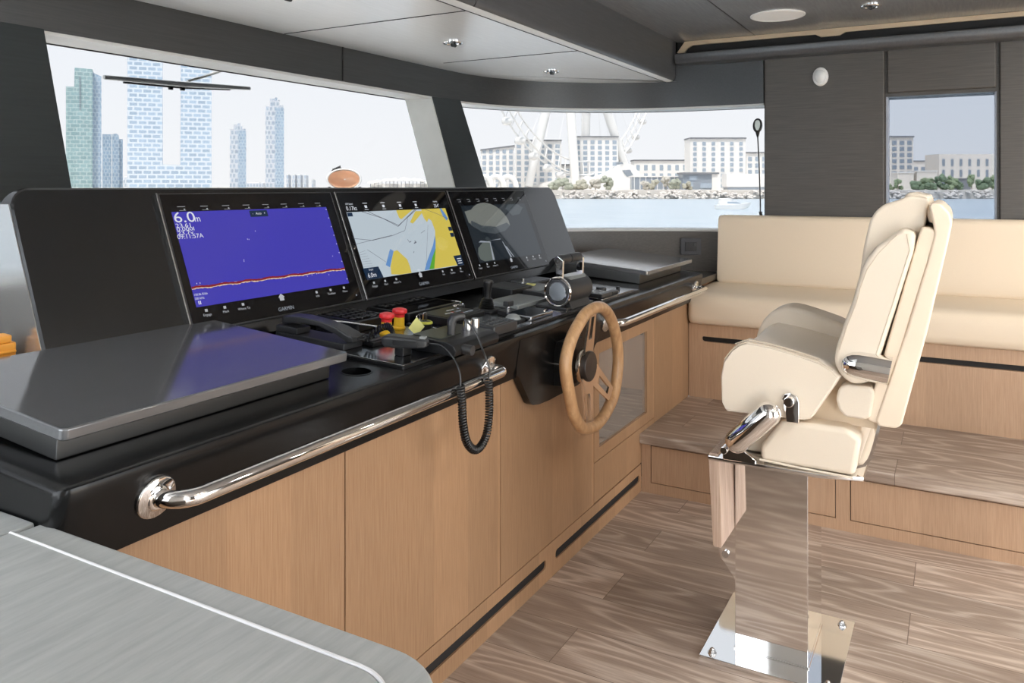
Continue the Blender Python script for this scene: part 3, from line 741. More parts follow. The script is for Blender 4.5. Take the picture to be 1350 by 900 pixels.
part('door_frame', t, M['oak'], o)
part('glass', MB().box((a0-.004, 1.188, c0-.004), (a1+.004, 1.192, c1+.004)), M['cab_glass'], o)
t = MB(); t.box((x0, 1.73, z0), (x1, 1.75, z1)); t.box((x0, 1.20, z0), (x0+.015, 1.73, z1)); t.box((x1-.015, 1.20, z0), (x1, 1.73, z1)); t.box((x0+.015, 1.20, z0), (x1-.015, 1.73, z0+.015)); t.box((x0+.015, 1.20, z1-.01), (x1-.015, 1.73, z1))
part('body', t, M['oak'], o)
part('shelf', MB().box((x0+.016, 1.24, .49), (x1-.016, 1.72, .505)), M['oak'], o)
# plinth with two vent slots
pl_ = thing('plinth', 'oak plinth with two black vent slots under the cabinets', 'plinth', (1.96, 1.19, 0))
pb = part('board', MB().box((.70, 1.178, 0), (3.2345, 1.184, ZB-.001), .0006, 1), M['oak'], pl_)
def slotp(xa, xb, z0=.048, z1=.078, ox=0, oz=0, r=.013):
    return [(x-ox, z-oz) for x, z in rrect(xa, z0, xb, z1, r, 5)]
c1_ = MB(); c1_.prism(slotp(.95, 2.335, ox=1.96), 'Y', -.03, .03); c1_.prism(slotp(2.405, 3.215, ox=1.96), 'Y', -.03, .03)
cut(pb, c1_)
t = MB(); t.box((.72, 1.1845, .02), (3.22, 1.196, .11))
part('slot_backing', t, M['groove'], pl_)

# side shelf right of the worktop and its end
t = MB(); t.box((4.034, 1.145, .795), (4.445, 1.42, .828), .003, 2)
solo('side_shelf', t, M['plinth_dark'], 'small dark shelf between the worktop end and the settee back', 'shelf')
t = MB(); t.box((3.925, 1.1785, .25), (4.445, 1.24, .794))
solo('filler_panel', t, M['oak'], 'oak filler panel behind the settee end', 'panel')

# handrails
def handrail(xa, xb, label, fl_r=.0365):
    o = thing('handrail', label, 'handrail', ((xa+xb)/2, 1.08, .79), group='polished handrails on the worktop front')
    z = .795; y = 1.083; r = .0145
    pts = [(xa, 1.15, z-.004)]
    for a in range(0, 91, 15):
        pts.append((xa+.045-.045*math.cos(R(a)), y+.045-.045*math.sin(R(a)), z))
    pts2 = []
    for a in range(90, -1, -15):
        pts2.append((xb-.030+.030*math.cos(R(a)), y+.030-.030*math.sin(R(a)), z))
    pts += pts2+[(xb, 1.15, z)]
    part('bar', MB().tube(pts, r, 20), M['chrome'], o, angle=60, wn=False)
    for x in (xa, xb):
        Q = Matrix.Translation((x, 1.1405, z)) @ Matrix.Rotation(R(90+13), 4, 'X')
        f = MB().lathe([(fl_r, -.006), (fl_r, .003), (fl_r-.003, .006), (fl_r*.62, .007), (r+.004, .010), (r+.001, .013)], 32, Q)
        part('flange', f, M['chrome'], o, angle=50)
    return o
handrail(.848, 1.900, 'long polished handrail on the worktop front left of the wheel')
handrail(2.76, 3.905, 'polished handrail on the worktop front right of the wheel')

# ------------------------------------------------------------------ steering wheel
WC = Vector((2.405, 1.040, .711))
o = thing('ship_wheel', 'three spoke wheel with teak rim below the throttle', 'steering wheel', tuple(WC))
RIM = [(.047, .189), (-.053, .184), (-.114, .157), (-.172, .118), (-.210, .063), (-.209, .015), (-.189, -.038), (-.156, -.112), (-.094, -.174), (-.02, -.195), (.055, -.192), (.125, -.168), (.182, -.126), (.213, -.049), (.215, .014), (.186, .089), (.125, .156)]
def closed_spline(P, n):
    out = []; m = len(P)
    for i in range(m):
        a, b, c, d = [Vector((P[(i+k) % m][0], 0, P[(i+k) % m][1])) for k in (-1, 0, 1, 2)]
        for k in range(n):
            u = k/n; out.append(.5*((2*b)+(c-a)*u+(2*a-5*b+4*c-d)*u*u+(3*b-a-3*c+d)*u**3))
    return out
part('rim', MB().tube(closed_spline(RIM, 5), .0195, 16, True), M['teak'], o, True, angle=60, wn=False)
HY = .026     # the hub sits behind the plane of the rim
part('hub', MB().lathe([(.056, .0), (.058, .010), (.056, .016), (.001, .016)], 40, Matrix.Translation((0, HY+.014, 0)) @ Matrix.Rotation(R(90), 4, 'X')), M['champagne'], o, True)
part('hub_cap', MB().lathe([(.050, .0), (.050, .012), (.047, .0165), (.001, .018)], 40, Matrix.Translation((0, HY-.002, 0)) @ Matrix.Rotation(R(90), 4, 'X')), M['hub'], o, True)
for a_, hw, r1 in ((90, .030, .190), (-40, .033, .195), (-100, .036, .200)):
    s_ = MB(); ca, sa = math.cos(R(a_)), math.sin(R(a_)); nx, nz = -sa, ca
    def q_(rad, off): return (ca*rad+nx*off, sa*rad+nz*off)
    h_ = hw*.42
    outer = [q_(.04, hw*1.15), q_(r1, hw*.8), q_(r1, -hw*.8), q_(.04, -hw*1.15)]
    inner = [q_(.088, h_), q_(r1*.86, h_*.9), q_(r1*.86, -h_*.9), q_(.088, -h_)]
    t_ = bmesh.new()
    vs = []
    for y_ in (-.0035, .0035):
        vs.append([[t_.verts.new((x_, y_+HY*(1-math.hypot(x_, z_)/.2), z_)) for x_, z_ in ring_] for ring_ in (outer, inner)])
    for k_ in range(4):
        l_ = (k_+1) % 4
        t_.faces.new((vs[0][0][k_], vs[0][0][l_], vs[0][1][l_], vs[0][1][k_])); t_.faces.new((vs[1][0][k_], vs[1][0][l_], vs[1][1][l_], vs[1][1][k_]))
        t_.faces.new((vs[0][0][k_], vs[0][0][l_], vs[1][0][l_], vs[1][0][k_])); t_.faces.new((vs[0][1][k_], vs[0][1][l_], vs[1][1][l_], vs[1][1][k_]))
    s_.add(t_)
    part('spoke', s_, M['champagne'], o, True, smooth=False)
part('shaft', MB().cyl((0, HY+.01, 0), (0, .105, .0), .022, n=24), M['steel'], o, True)
t = MB(); t.box((2.335, 1.098, .650), (2.455, 1.152, .795), .003, 2)
o = thing('steering_pump', 'black steering housing on the knee panel behind the wheel', 'steering housing', (2.4, 1.14, .65))
part('housing', t, M['plastic'], o)
for z in (.70, .745): part('bolt', MB().cyl((2.332, 1.12, z), (2.336, 1.12, z), .006, n=10), M['chrome'], o)
part('bracket', MB().box((2.332, 1.10, .721), (2.335, 1.15, .724)), M['chrome'], o)

# ------------------------------------------------------------------ instruments on the worktop
def dev(name, label, cat, x, y, h=0.0, rz=0, group=None):
    return thing(name, label, cat, (x, y, zc(y)+h), (TILT, 0, rz), group)
HP_ = .010   # height of the two mounting plates
def plate(x0, x1, y0, y1, label):
    o = dev('mounting_plate', label, 'panel', x0, y0, group='dark mounting plates let into the worktop')
    w, d = x1-x0, y1-y0
    part('sheet', MB().prism(rrect(0, 0, w, d, .006, 3), 'Z', 0, HP_-.003, .001, 1, caps_only=True), M['plastic'], o, True)
    part('top_sheet', MB().prism(rrect(.003, .003, w-.003, d-.003, .006, 3), 'Z', HP_-.003, HP_, .001, 1, caps_only=True), M['plate'], o, True)
    return o
plate(1.536, 1.912, 1.158, 1.69, 'glossy black mounting plate under the handset and hand microphone')
plate(1.945, 3.165, 1.158, 1.46, 'glossy dark mounting plate under the joystick and throttle')
# telephone handset with cradle and keypad
o = dev('telephone_handset', 'grey black telephone handset lying on its cradle by the near lid', 'telephone', 1.575, 1.33, HP_)
t = MB(); t.box((-.02, .03, 0), (.055, .27, .018), .004); t.box((-.022, .19, .018), (.03, .268, .035), .004)
part('cradle', t, M['plastic2'], o, True)
sec = []
for y, z, w, h in ((.015, .028, .020, .012), (.03, .030, .026, .022), (.07, .044, .024, .017), (.13, .054, .022, .014), (.19, .056, .024, .016), (.245, .050, .028, .021), (.258, .046, .024, .017)):
    sec.append([(a+.014, y, b+z) for a, b in rrect(-w, -h/2, w, h/2, min(w, h/2)*.45, 3)])
part('handset', MB().loft(sec), M['plastic2'], o, True)
t = MB(); t.box((.062, .0, 0), (.135, .16, .011), .003)
part('keypad', t, M['plastic'], o, True)
t = MB()
for i in range(3):
    for j in range(5): t.box((.070+.020*i, .035+.022*j, .011), (.084+.020*i, .049+.022*j, .014), .001, 1)
t.box((.068, .010, .011), (.128, .024, .014), .001, 1)
part('key', t, M['plastic2'], o, True)
t = MB(); pts = []
for i in range(161):
    f = i/160; a = f*15*2*PI
    cx = .045+.060*math.sin(f*PI*1.05); cy = .015-.105*f+.03*math.sin(f*PI); cz = .020+.030*math.sin(f*PI*.9)
    pts.append((cx+.008*math.cos(a), cy+.003*math.cos(a), max(.006, cz+.009*math.sin(a))))
t.tube(pts, .0022, 6); t.tube([(.014, .018, .028), (.022, .0, .026), (.040, .010, .022), (.053, .015, .022)], .003, 8)
part('coiled_cord', t, M['cable'], o, True)
part('antenna_bar', MB().tube([(.055, .21, .045), (.10, .13, .042), (.135, .05, .036)], .003, 8), M['steel'], o, True)

def slab(name, label, cat, x0, x1, y0, y1, h0, h1, body='plastic', topm='gloss', bev=.003, keys=None, keym='plastic2'):
    o = dev(name, label, cat, x0, y0, h0)
    w, d, h = x1-x0, y1-y0, h1-h0
    part('case', MB().prism(rrect(0, 0, w, d, min(.008, w*.2), 3), 'Z', 0, h, bev, 2, caps_only=True), M[body], o, True)
    m = min(w, d)*.07
    part('face', MB().prism(rrect(m, m, w-m, d-m, .003, 2), 'Z', h-.0005, h+.0012), M[topm], o, True)
    if keys:
        t = MB(); nx, ny, kx0, kx1, ky0, ky1 = keys
        for i in range(nx):
            for j in range(ny):
                cx = w*(kx0+(kx1-kx0)*(i+.5)/nx); cy = d*(ky0+(ky1-ky0)*(j+.5)/ny)
                rx = w*(kx1-kx0)/nx*.30; ry = d*(ky1-ky0)/ny*.26
                t.box((cx-rx, cy-ry, h+.001), (cx+rx, cy+ry, h+.0024))
        part('key', t, M[keym], o, True, smooth=False)
    return o
slab('switch_panel', 'black keypad box behind the red stop buttons, under the left display', 'switch panel', 1.745, 1.90, 1.475, 1.635, HP_, .040, keys=(6, 4, .08, .92, .15, .9))
slab('control_panel', 'flat black control panel right below the middle display', 'control panel', 1.985, 2.275, 1.475, 1.64, .002, .030, keys=(7, 2, .1, .9, .7, .92))
o = slab('touch_panel', 'black slanted touch panel with lit icons behind the hand microphone plug', 'touch panel', 1.985, 2.175, 1.315, 1.445, HP_, .034, topm='matte')
t = MB(); r_ = random.Random(5)
for i in range(8):
    for j in range(3):
        if r_.random() < .75: t.box((.05+.015*i, .028+.026*j, .0255), (.055+.015*i, .036+.026*j, .0262))
part('icon', t, M['s_dim'], o, True, smooth=False)
t = MB(); t.box((.10, .030, .0256), (.108, .038, .0266)); t.box((.085, .056, .0256), (.093, .064, .0266)); part('warning_icon', t, simple('red_icon', (.5, .04, .03), .4), o, True, smooth=False)
# stop buttons
def estop(x, y, label):
    o = dev('stop_button', label, 'button', x, y, HP_, group='red emergency stop buttons')
    part('base', MB().lathe([(.0185, 0), (.0195, .004), (.0160, .008), (.0150, .034)], 28), M['yellow'], o, True)
    part('mushroom', MB().lathe([(.0145, .032), (.0155, .042), (.0215, .047), (.0222, .052), (.0205, .057), (.012, .060), (.001, .0605)], 28), M['red'], o, True)
    return o
estop(1.788, 1.408, 'red and yellow stop button, nearer of the pair')
estop(1.868, 1.424, 'red and yellow stop button, farther of the pair beside the key switch')
# key switch with tags
o = dev('key_switch', 'black key switch with keys and a pale yellow tag beside the stop buttons', 'key switch', 1.885, 1.345, HP_)
part('barrel', MB().lathe([(.024, 0), (.025, .004), (.022, .007), (.022, .026), (.017, .030), (.001, .030)], 24), M['plastic'], o, True)
part('ring', MB().lathe([(.023, .024), (.023, .028), (.018, .031), (.016, .029)], 24), simple('yellow_ring', (.6, .62, .1), .4), o, True)
t = MB(); t.prism(rrect(-.010, .030, .010, .056, .006), 'Y', -.002, .002); t.box((-.004, -.002, .026), (.004, .002, .034))
part('switch_key', t, M['steel'], o, True)
t = MB(); t.prism([(-.074, .014), (-.052, .046), (-.028, .020), (-.050, -.008)], 'Y', -.00075, .00075, M=Matrix.Translation((-.051, -.008, .004)) @ Matrix.Rotation(R(-58), 4, 'Z') @ Matrix.Translation((.051, 0, 0)))
part('key_tag', t, M['tag'], o, True, label='pale yellow paper tag')
t = MB(); ring = [(-.040+.010*math.cos(a), -.004, .044+.010*math.sin(a)) for a in [2*PI*i/16 for i in range(16)]]
t.tube(ring, .001, 5, True)
part('key_ring', t, M['steel'], o, True)
# hand microphone on its holder
o = dev('hand_microphone', 'black hand microphone clipped above the worktop edge', 'microphone', 1.622, 1.222, HP_)
part('holder', MB().box((-.018, -.012, 0), (.018, .016, .022), .003), M['plastic'], o, True)
Q = Matrix.Translation((0, 0, .034)) @ Matrix.Rotation(R(20), 4, 'Z')
sec = []
for y, w, h in ((-.062, .012, .012), (-.056, .016, .020), (-.02, .021, .027), (.02, .022, .030), (.045, .020, .028), (.055, .014, .018)):
    sec.append([(a, y, b) for a, b in rrect(-w, -h/2, w, h/2, min(w, h/2)*.5, 4)])
part('body', MB().loft(sec, Q), M['plastic2'], o, True)
part('talk_key', MB().prism(rrect(-.040, -.007, .024, .007, .006), 'X', -.024, -.020, .001, 1, M=Q), M['plastic'], o, True)
part('label_plate', MB().box((-.004, -.056, .010), (.012, -.040, .0165), .001, 1, M=Q), M['grey_dev'], o, True)
# radio box with knobs
o = dev('radio_set', 'black radio box with two knobs and an elbow plug at the worktop edge', 'radio', 1.80, 1.185, HP_)
Q = Matrix.Rotation(R(0), 4, 'Z')
t = MB(); t.prism([(-.075, 0), (-.080, .014), (-.070, .028), (-.05, .034), (.07, .034), (.08, .026), (.08, 0)], 'X', -.115, .105, .003, 2)
part('case', t, M['plastic'], o, True)
part('keypad', MB().prism(rrect(-.10, -.02, .0, .068, .004), 'Z', .0335, .0365), simple('radio_keypad', (.035, .040, .032), .4, var=.3, bscale=150), o, True)
for kx in (.045, .085): part('knob', MB().cyl((kx, -.01, .033), (kx, -.01, .062), .0125, .0115, 20, .002), M['steel'], o, True)
t = MB(); t.cyl((-.075, -.075, .014), (-.075, -.105, .014), .013, .013, 16, .002)
part('front_plug', t, M['plastic2'], o, True)
t = MB(); t.cyl((-.035, -.01, .034), (-.035, -.01, .062), .011, n=16); t.tube([(-.035, -.01, .058), (-.035, -.01, .070), (-.030, -.013, .080), (-.020, -.018, .083), (-.004, -.026, .082)], [.012, .012, .012, .0115, .010], 14)
part('elbow_plug', t, M['plastic2'], o, True)
# one coiled cord from the microphone over the rail and back up to the elbow plug
mic = Vector((1.643, 1.166, zc(1.166)+HP_+.034)); elb = Vector((1.797, 1.158, zc(1.158)+HP_+.081))
def bez(pts, n):
    P = [Vector(p) for p in pts]; outp = []
    Pe = [P[0]*2-P[1]]+P+[P[-1]*2-P[-2]]
    for i in range(1, len(Pe)-2):
        for k in range(n):
            u = k/n; a, b, c, d = Pe[i-1], Pe[i], Pe[i+1], Pe[i+2]
            outp.append(.5*((2*b)+(c-a)*u+(2*a-5*b+4*c-d)*u*u+(3*b-a-3*c+d)*u**3))
    outp.append(P[-1]); return outp
o = thing('microphone_cord', 'black coiled cord looping down over the left handrail', 'cord', (1.72, 1.06, .62))
lead1 = bez([mic, (1.650, 1.125, .902), (1.648, 1.088, .876), (1.641, 1.066, .845), (1.636, 1.060, .81)], 8)
lead2 = bez([elb, (1.80, 1.12, .915), (1.79, 1.085, .86), (1.785, 1.066, .825), (1.770, 1.060, .80)], 8)
part('lead', MB().tube(lead1, .0026, 8), M['cable'], o); part('lead', MB().tube(lead2, .0026, 8), M['cable'], o)
core = bez([(1.636, 1.060, .815), (1.640, 1.058, .77), (1.642, 1.056, .72), (1.655, 1.055, .675), (1.685, 1.055, .645), (1.718, 1.055, .640), (1.750, 1.055, .662), (1.765, 1.056, .705), (1.769, 1.057, .75), (1.770, 1.060, .80)], 40)
# resample by length, wind a helix round it
Ls = [0]
for a, b in zip(core, core[1:]): Ls.append(Ls[-1]+(b-a).length)
tot = Ls[-1]; turns = 58; hel = []; j = 0
for i in range(turns*9+1):
    s = tot*i/(turns*9)
    while j < len(Ls)-2 and Ls[j+1] < s: j += 1
    u = (s-Ls[j])/max(1e-9, Ls[j+1]-Ls[j]); c = core[j].lerp(core[j+1], u); d = (core[min(j+1, len(core)-1)]-core[j]).normalized()
    u1 = Vector((0, 1, 0)); u2 = d.cross(u1).normalized(); a = 2*PI*i/9
    hel.append(c+(u1*math.cos(a)+u2*math.sin(a))*.0088)
part('coil', MB().tube(hel, .0028, 6), M['cable'], o, angle=60)
# ring, joystick, autopilot unit, tablet and the rest
o = dev('bezel_ring', 'black oval ring with chrome edge below the middle display', 'ring', 2.262, 1.50, .010)
ring = [(.040*math.cos(a), .034*math.sin(a), .012) for a in [2*PI*i/32 for i in range(32)]]
part('chrome_edge', MB().tube(ring, .0045, 8, True), M['chrome'], o, True)
part('dish', MB().lathe([(.044, -.008), (.044, .008), (.036, .012), (.030, .006), (.001, .004)], 32), M['plastic'], o, True)
o = dev('joystick', 'black joystick with ribbed boot standing in front of the right display', 'joystick', 2.285, 1.375, HP_)
part('base', MB().prism(rrect(-.036, -.036, .036, .036, .008), 'Z', 0, .010, .002, 1, caps_only=True), M['plastic2'], o, True)
prof = []
for i in range(6): prof += [(.025-.0016*i, .010+.0055*i), (.028-.0016*i, .0128+.0055*i)]
part('boot', MB().lathe(prof+[(.013, .044), (.012, .046)], 24), M['plastic'], o, True)
part('handle', MB().lathe([(.011, .044), (.0105, .060), (.013, .078), (.0165, .094), (.0165, .100), (.014, .104), (.001, .105)], 24), M['plastic'], o, True)
o = slab('autopilot_unit', 'dark autopilot keypad box right of the radio box at the edge', 'control unit', 1.95, 2.09, 1.150, 1.262, HP_, .040, 'plastic2', 'plate', .006, keys=(4, 2, .1, .9, .1, .55))
o = slab('tablet_panel', 'pale grey flat screen panel behind the black slab right of the joystick', 'screen', 2.375, 2.60, 1.305, 1.435, HP_, .026, 'grey_dev', 'grey_dev', .004)
o = dev('selector_switch', 'black selector knob on a small block in front of the pale screen', 'switch', 2.292, 1.300, HP_)
part('block', MB().prism([(-.05, -.03), (.022, -.03), (.045, .018), (-.03, .022)], 'Z', 0, .014, .002, 1), M['plastic2'], o, True)
part('stalk', MB().cyl((.004, 0, .014), (.004, 0, .026), .007, n=12), M['chrome'], o, True)
part('knob', MB().box((-.015, -.011, .025), (.022, .011, .043), .004), M['plastic2'], o, True)
o = dev('trackball', 'small silver domed trackball between the keypad box and black slab', 'trackball', 2.205, 1.228, HP_)
part('base', MB().prism(rrect(-.03, -.03, .03, .035, .01), 'Z', 0, .006, .001, 1), M['plastic'], o, True)
part('dome', MB().sphere((0, .002, .005), .022, (1, 1.15, .8), 24), M['grey_dev'], o, True)
slab('touch_slab', 'black flat slab with chrome edge left of the throttle', 'control unit', 2.235, 2.395, 1.180, 1.278, HP_, .024, 'plate', 'gloss', .003)
o = slab('recorder_box', 'black box behind the pale screen under the right display', 'control unit', 2.545, 2.705, 1.425, 1.555, .004, .046, 'plastic', 'plastic2', .004)
o = slab('key_box', 'dark flat box carrying a tagged key under the right display', 'control unit', 2.76, 3.00, 1.475, 1.59, .002, .036, 'plastic', 'plate', .003)
part('lock', MB().cyl((.03, .04, .034), (.03, .04, .052), .007, n=12), M['steel'], o, True)
part('key_tag', MB().box((-.035, -.03, .036), (.018, .006, .038), M=Matrix.Rotation(R(18), 4, 'Z')), M['tag'], o, True, label='pale yellow tag')
o = dev('printer_unit', 'grey unit with rounded front edge behind the throttle', 'control unit', 2.625, 1.335, HP_)
t = MB(); t.prism([(0, 0), (-.006, .010), (-.002, .020), (.012, .025), (.15, .025), (.15, 0)], 'X', 0, .225, .002, 1)
part('case', t, M['plastic2'], o, True)
part('face', MB().prism(rrect(.03, .03, .20, .14, .004), 'Z', .0245, .0265), M['grey_dev'], o, True)
# control plate on the right with knob and keypads
o = dev('knob_panel', 'dark plate with knob and keypads between the throttle and far box', 'control panel', 2.78, 1.165, HP_)
part('sheet', MB().prism(rrect(0, 0, .335, .235, .005), 'Z', 0, .005, .001, 1), M['plate'], o, True)
part('big_knob', MB().lathe([(.021, .005), (.022, .008), (.020, .024), (.017, .026), (.001, .026)], 24, Matrix.Translation((.150, .070, 0))), M['plastic'], o, True)
part('small_knob', MB().lathe([(.008, .005), (.008, .016), (.006, .018), (.001, .018)], 16, Matrix.Translation((.268, .045, 0))), M['plastic'], o, True)
part('small_knob', MB().lathe([(.010, .005), (.009, .014), (.007, .016), (.001, .016)], 16, Matrix.Translation((.235, .17, 0))), M['plastic'], o, True)
part('keypad', MB().box((.01, .008, .005), (.115, .075, .020), .002), M['plastic2'], o, True)
part('keypad', MB().box((.135, .014, .005), (.20, .042, .016), .004), M['plastic2'], o, True)
t = MB()
for x, y in ((.035, .12), (.06, .15), (.085, .12), (.05, .19), (.10, .18), (.15, .15), (.19, .12), (.21, .16), (.25, .11)): t.box((x, y, .005), (x+.016, y+.010, .0065))
for x, y in ((.025, .02), (.06, .02), (.085, .045), (.03, .05)): t.box((x, y, .020), (x+.018, y+.010, .0215))
part('key', t, M['grey_dev'], o, True, smooth=False)

# throttle
o = dev('throttle_lever', 'twin lever engine throttle with round chrome ring beside the wheel', 'throttle', 2.590, 1.220, HP_)
t = MB(); t.box((-.105, -.045, 0), (.125, .075, .008), .002); t.prism([(-.05, 0), (.05, 0), (.036, .028), (-.036, .028)], 'X', -.07, .095, .002, 1)
part('base', t, M['plastic2'], o, True)
part('drum', MB().cyl((-.085, 0, .058), (.105, 0, .058), .050, n=36, bevel=.004), M['plastic2'], o, True)
Q = Matrix.Translation((-.085, 0, .058)) @ Matrix.Rotation(R(-90), 4, 'Y')
part('chrome_ring', MB().lathe([(.044, -.002), (.052, 0), (.053, .006), (.049, .010), (.046, .007)], 40, Q), M['chrome'], o, True)
part('dial_face', MB().lathe([(.046, .004), (.044, .007), (.036, .008), (.034, .005)], 40, Q), M['plastic2'], o, True)
part('dial_lens', MB().lathe([(.0345, .004), (.031, .0075), (.001, .0085)], 32, Q), M['lens_grey'], o, True)
part('drum_cap', MB().prism([(-.03, .098), (.03, .098), (.022, .110), (-.022, .110)], 'X', -.05, .09, .004, 2), M['grey_dev'], o, True)
for x in (-.078, .092):
    lv = MB().prism([(-.014, .075), (.014, .075), (.013, .115), (.016, .150), (.022, .170), (.010, .182), (-.012, .168), (-.013, .12)], 'X', x-.006, x+.006, .002, 2)
    part('lever', lv, M['chrome'], o, True)
for xa, xb in ((-.078, .002), (.008, .092)):
    part('grip', MB().cyl((xa, .008, .168), (xb, .008, .168), .0165, n=24, bevel=.003), M['plastic2'], o, True)

# orange beacon at the left edge, behind the near lid
o = dev('emergency_beacon', 'orange ribbed beacon behind the near lid at the left edge', 'beacon', .915, 1.735, 0)
t = MB(); t.prism(rrect(-.035, -.022, .030, .022, .010), 'Z', 0, .085, .004, 2, caps_only=True)
part('body', t, M['orange'], o, True)
t = MB()
for i in range(5): t.box((-.030, -.026, .012+.013*i), (.026, .026, .018+.013*i), .002, 1)
part('rib', t, M['orange'], o, True)
part('cap', MB().prism(rrect(-.028, -.018, .022, .018, .008), 'Z', .085, .10, .003, 2, caps_only=True), M['orange'], o, True)

# ------------------------------------------------------------------ side table in the foreground
o = thing('side_table', 'grey brushed table in the foreground with a rounded corner', 'table', (.2, .7, 0))
def tab(x1, y0, r):
    return [(-.25, y0)]+arc((x1-r, y0+r), r, -90, 0, 10)+[(x1, 1.187), (-.25, 1.187)]
part('top', MB().prism(tab(.692, .435, .095), 'Z', .768, .800, .004, 3, caps_only=True), M['table'], o)
part('inlay', MB().prism([(-.24, .470)]+arc((.640-.070, .470+.070), .070, -90, 0, 10)+[(.645, 1.185), (-.24, 1.185)], 'Z', .799, .8045, .0028, 3, caps_only=True), M['table'], o)
glint = arc((.640-.070, .470+.070), .0725, -90, 0, 10)
glint = [(.02, .4675)]+glint+[(.6445, 1.185)]
part('edge_glint', MB().tube([(x, y, .8035) for x, y in glint], .0026, 8), simple('painted_glint', (.78, .77, .78), .3), o, label='pale line round the inset panel, painted window glint')  # pale line painted where the inlay bevel would reflect the windows
t = MB(); t.box((-.24, .60, 0), (.55, 1.15, .768)); part('cabinet_body', t, M['plinth_dark'], o)
o = thing('side_counter', 'grey brushed counter between the side table and the near worktop end', 'counter', (.2, 1.5, 0))
part('top', MB().box((-.25, 1.192, .768), (.684, 2.05, .803), .004, 2), M['table'], o)
part('cabinet_body', MB().box((-.24, 1.20, 0), (.66, 2.04, .768)), M['plinth_dark'], o)

# ------------------------------------------------------------------ raised platform and settee
o = thing('step_platform', 'raised oak platform step in front of the settee', 'platform', (3.6, -.3, 0))
t = MB(); t.prism([(3.214, .214), (3.214, .244), (3.220, .250), (3.93, .250), (3.93, .212), (3.22, .208)], 'Y', -2.6, 1.177)
part('tread', t, M['tread'], o)
part('riser', MB().box((3.247, -2.6, 0), (3.30, 1.177, .208)), M['groove'], o)
t = MB(); t.box((3.235, -2.6, 0), (3.246, 1.177, .043)); t.box((3.235, .352, .043), (3.246, .402, .2075)); t.box((3.235, 1.136, .043), (3.246, 1.177, .2075)); t.box((3.235, -1.05, .043), (3.246, -1.0, .2075))
part('riser_frame', t, M['oak_y'], o)
for y0, y1 in ((.405, 1.133), (-.997, .349), (-2.4, -1.053)):
    part('drawer', MB().box((3.235, y0, .046), (3.2465, y1, .200), .0008, 1), M['oak_y'], o)

o = thing('settee', 'long beige leather settee along the right wall', 'sofa', (4.15, -.3, .25))
bb = part('base', MB().box((3.92, -2.4, .250), (4.42, 1.176, .617)), M['oak_y'], o)
cc = MB()
for ya, yb in ((.20, 1.112), (-1.0, .165)):
    cc.prism([(y+.3, z-.25) for y, z in rrect(ya, .530, yb, .556, .012, 5)], 'X', 3.90-4.15, 3.94-4.15)
cut(bb, cc)
part('slot_backing', MB().box((3.9395, -1.1, .52), (3.945, 1.14, .565)), M['groove'], o)
# seat cushion profile with soft front
prof = [(3.905, .618), (3.885, .630), (3.876, .66), (3.877, .715), (3.886, .750), (3.905, .768), (3.94, .776), (4.20, .781), (4.34, .783), (4.35, .77), (4.35, .622), (4.34, .618)]
rings = []
for y, s in ((-2.3, 1), (1.10, 1), (1.148, .995), (1.163, .97), (1.170, .93)):
    rings.append([(4.1+(x-4.1)*s, y, .70+(z-.70)*s) for x, z in prof])
part('seat_cushion', MB().loft(rings), M['sofa'], o, angle=50)
prof = [(4.325, .783), (4.318, .80), (4.345, 1.12), (4.352, 1.135), (4.365, 1.145), (4.395, 1.146), (4.415, 1.140), (4.42, .783)]
rings = []
for y, s in ((-2.3, 1), (1.105, 1), (1.130, .99), (1.140, .955)):
    rings.append([(4.38+(x-4.38)*s, y, .96+(z-.96)*s) for x, z in prof])
part('backrest', MB().loft(rings), M['sofa'], o, angle=50)

# ------------------------------------------------------------------ helm chair
o = thing('helm_chair', 'cream leather helm seat on a polished steel pedestal', 'chair', (2.36, .44, 0))
bp_ = part('base_plate', MB().box((2.163, .264, 0), (2.551, .621, .013), .0015, 2), M['chrome'], o)
for x, y in ((2.189, .591), (2.189, .291), (2.512, .295), (2.512, .591)):
    bo = MB().cyl((x, y, .013), (x, y, .022), .009, n=6); bo.cyl((x, y, .013), (x, y, .0155), .012, n=16); bo.sphere((x, y, .022), .006, n=8)
    part('bolt', bo, M['steel'], bp_)
pst = part('pedestal', MB().box((2.241, .348, .013), (2.483, .541, .579), .002, 2), M['chrome'], o)
part('weld_foot', MB().box((2.238, .345, .013), (2.486, .544, .017), .001, 1), M['chrome'], pst)
br = part('bracket', MB().prism([(.541, .345), (.541, .185), (.575, .232), (.592, .250), (.592, .345)], 'X', 2.262, 2.276, .0015, 1), M['chrome'], o)
part('bolt', MB().cyl((2.255, .572, .262), (2.262, .572, .262), .010, n=12), M['steel'], br)
t = MB().prism([(.578, .586), (.574, .594), (.552, .594), (.549, .585), (.542, .350), (.545, .346), (.562, .346), (.566, .350)], 'X', 2.102, 2.618, .003, 2)
part('footrest', t, M['ply'], o)
part('seat_plate', MB().prism([(2.09, .575), (2.63, .575), (2.63, .30), (2.60, .20), (2.12, .20), (2.09, .30)], 'Z', .578, .589, .002, 2, caps_only=True), M['chrome'], o)
def soft(name, prof, x0, x1, bev, mat, seg=4):
    return part(name, MB().prism(prof, 'X', x0, x1, bev, seg), M[mat], o, angle=60)
lc = soft('lower_cushion', [(.441, .592), (.446, .628), (.392, .706), (.235, .707), (.203, .685), (.219, .592)], 2.103, 2.62, .014, 'leather')
soft('front_cushion', [(.30, .592), (.535, .592), (.545, .61), (.505, .675), (.30, .70)], 2.17, 2.57, .012, 'leather')
part('piping', MB().tube([(2.100, .444, .598), (2.100, .36, .594), (2.100, .222, .590)], .003, 6), M['leather'], lc)
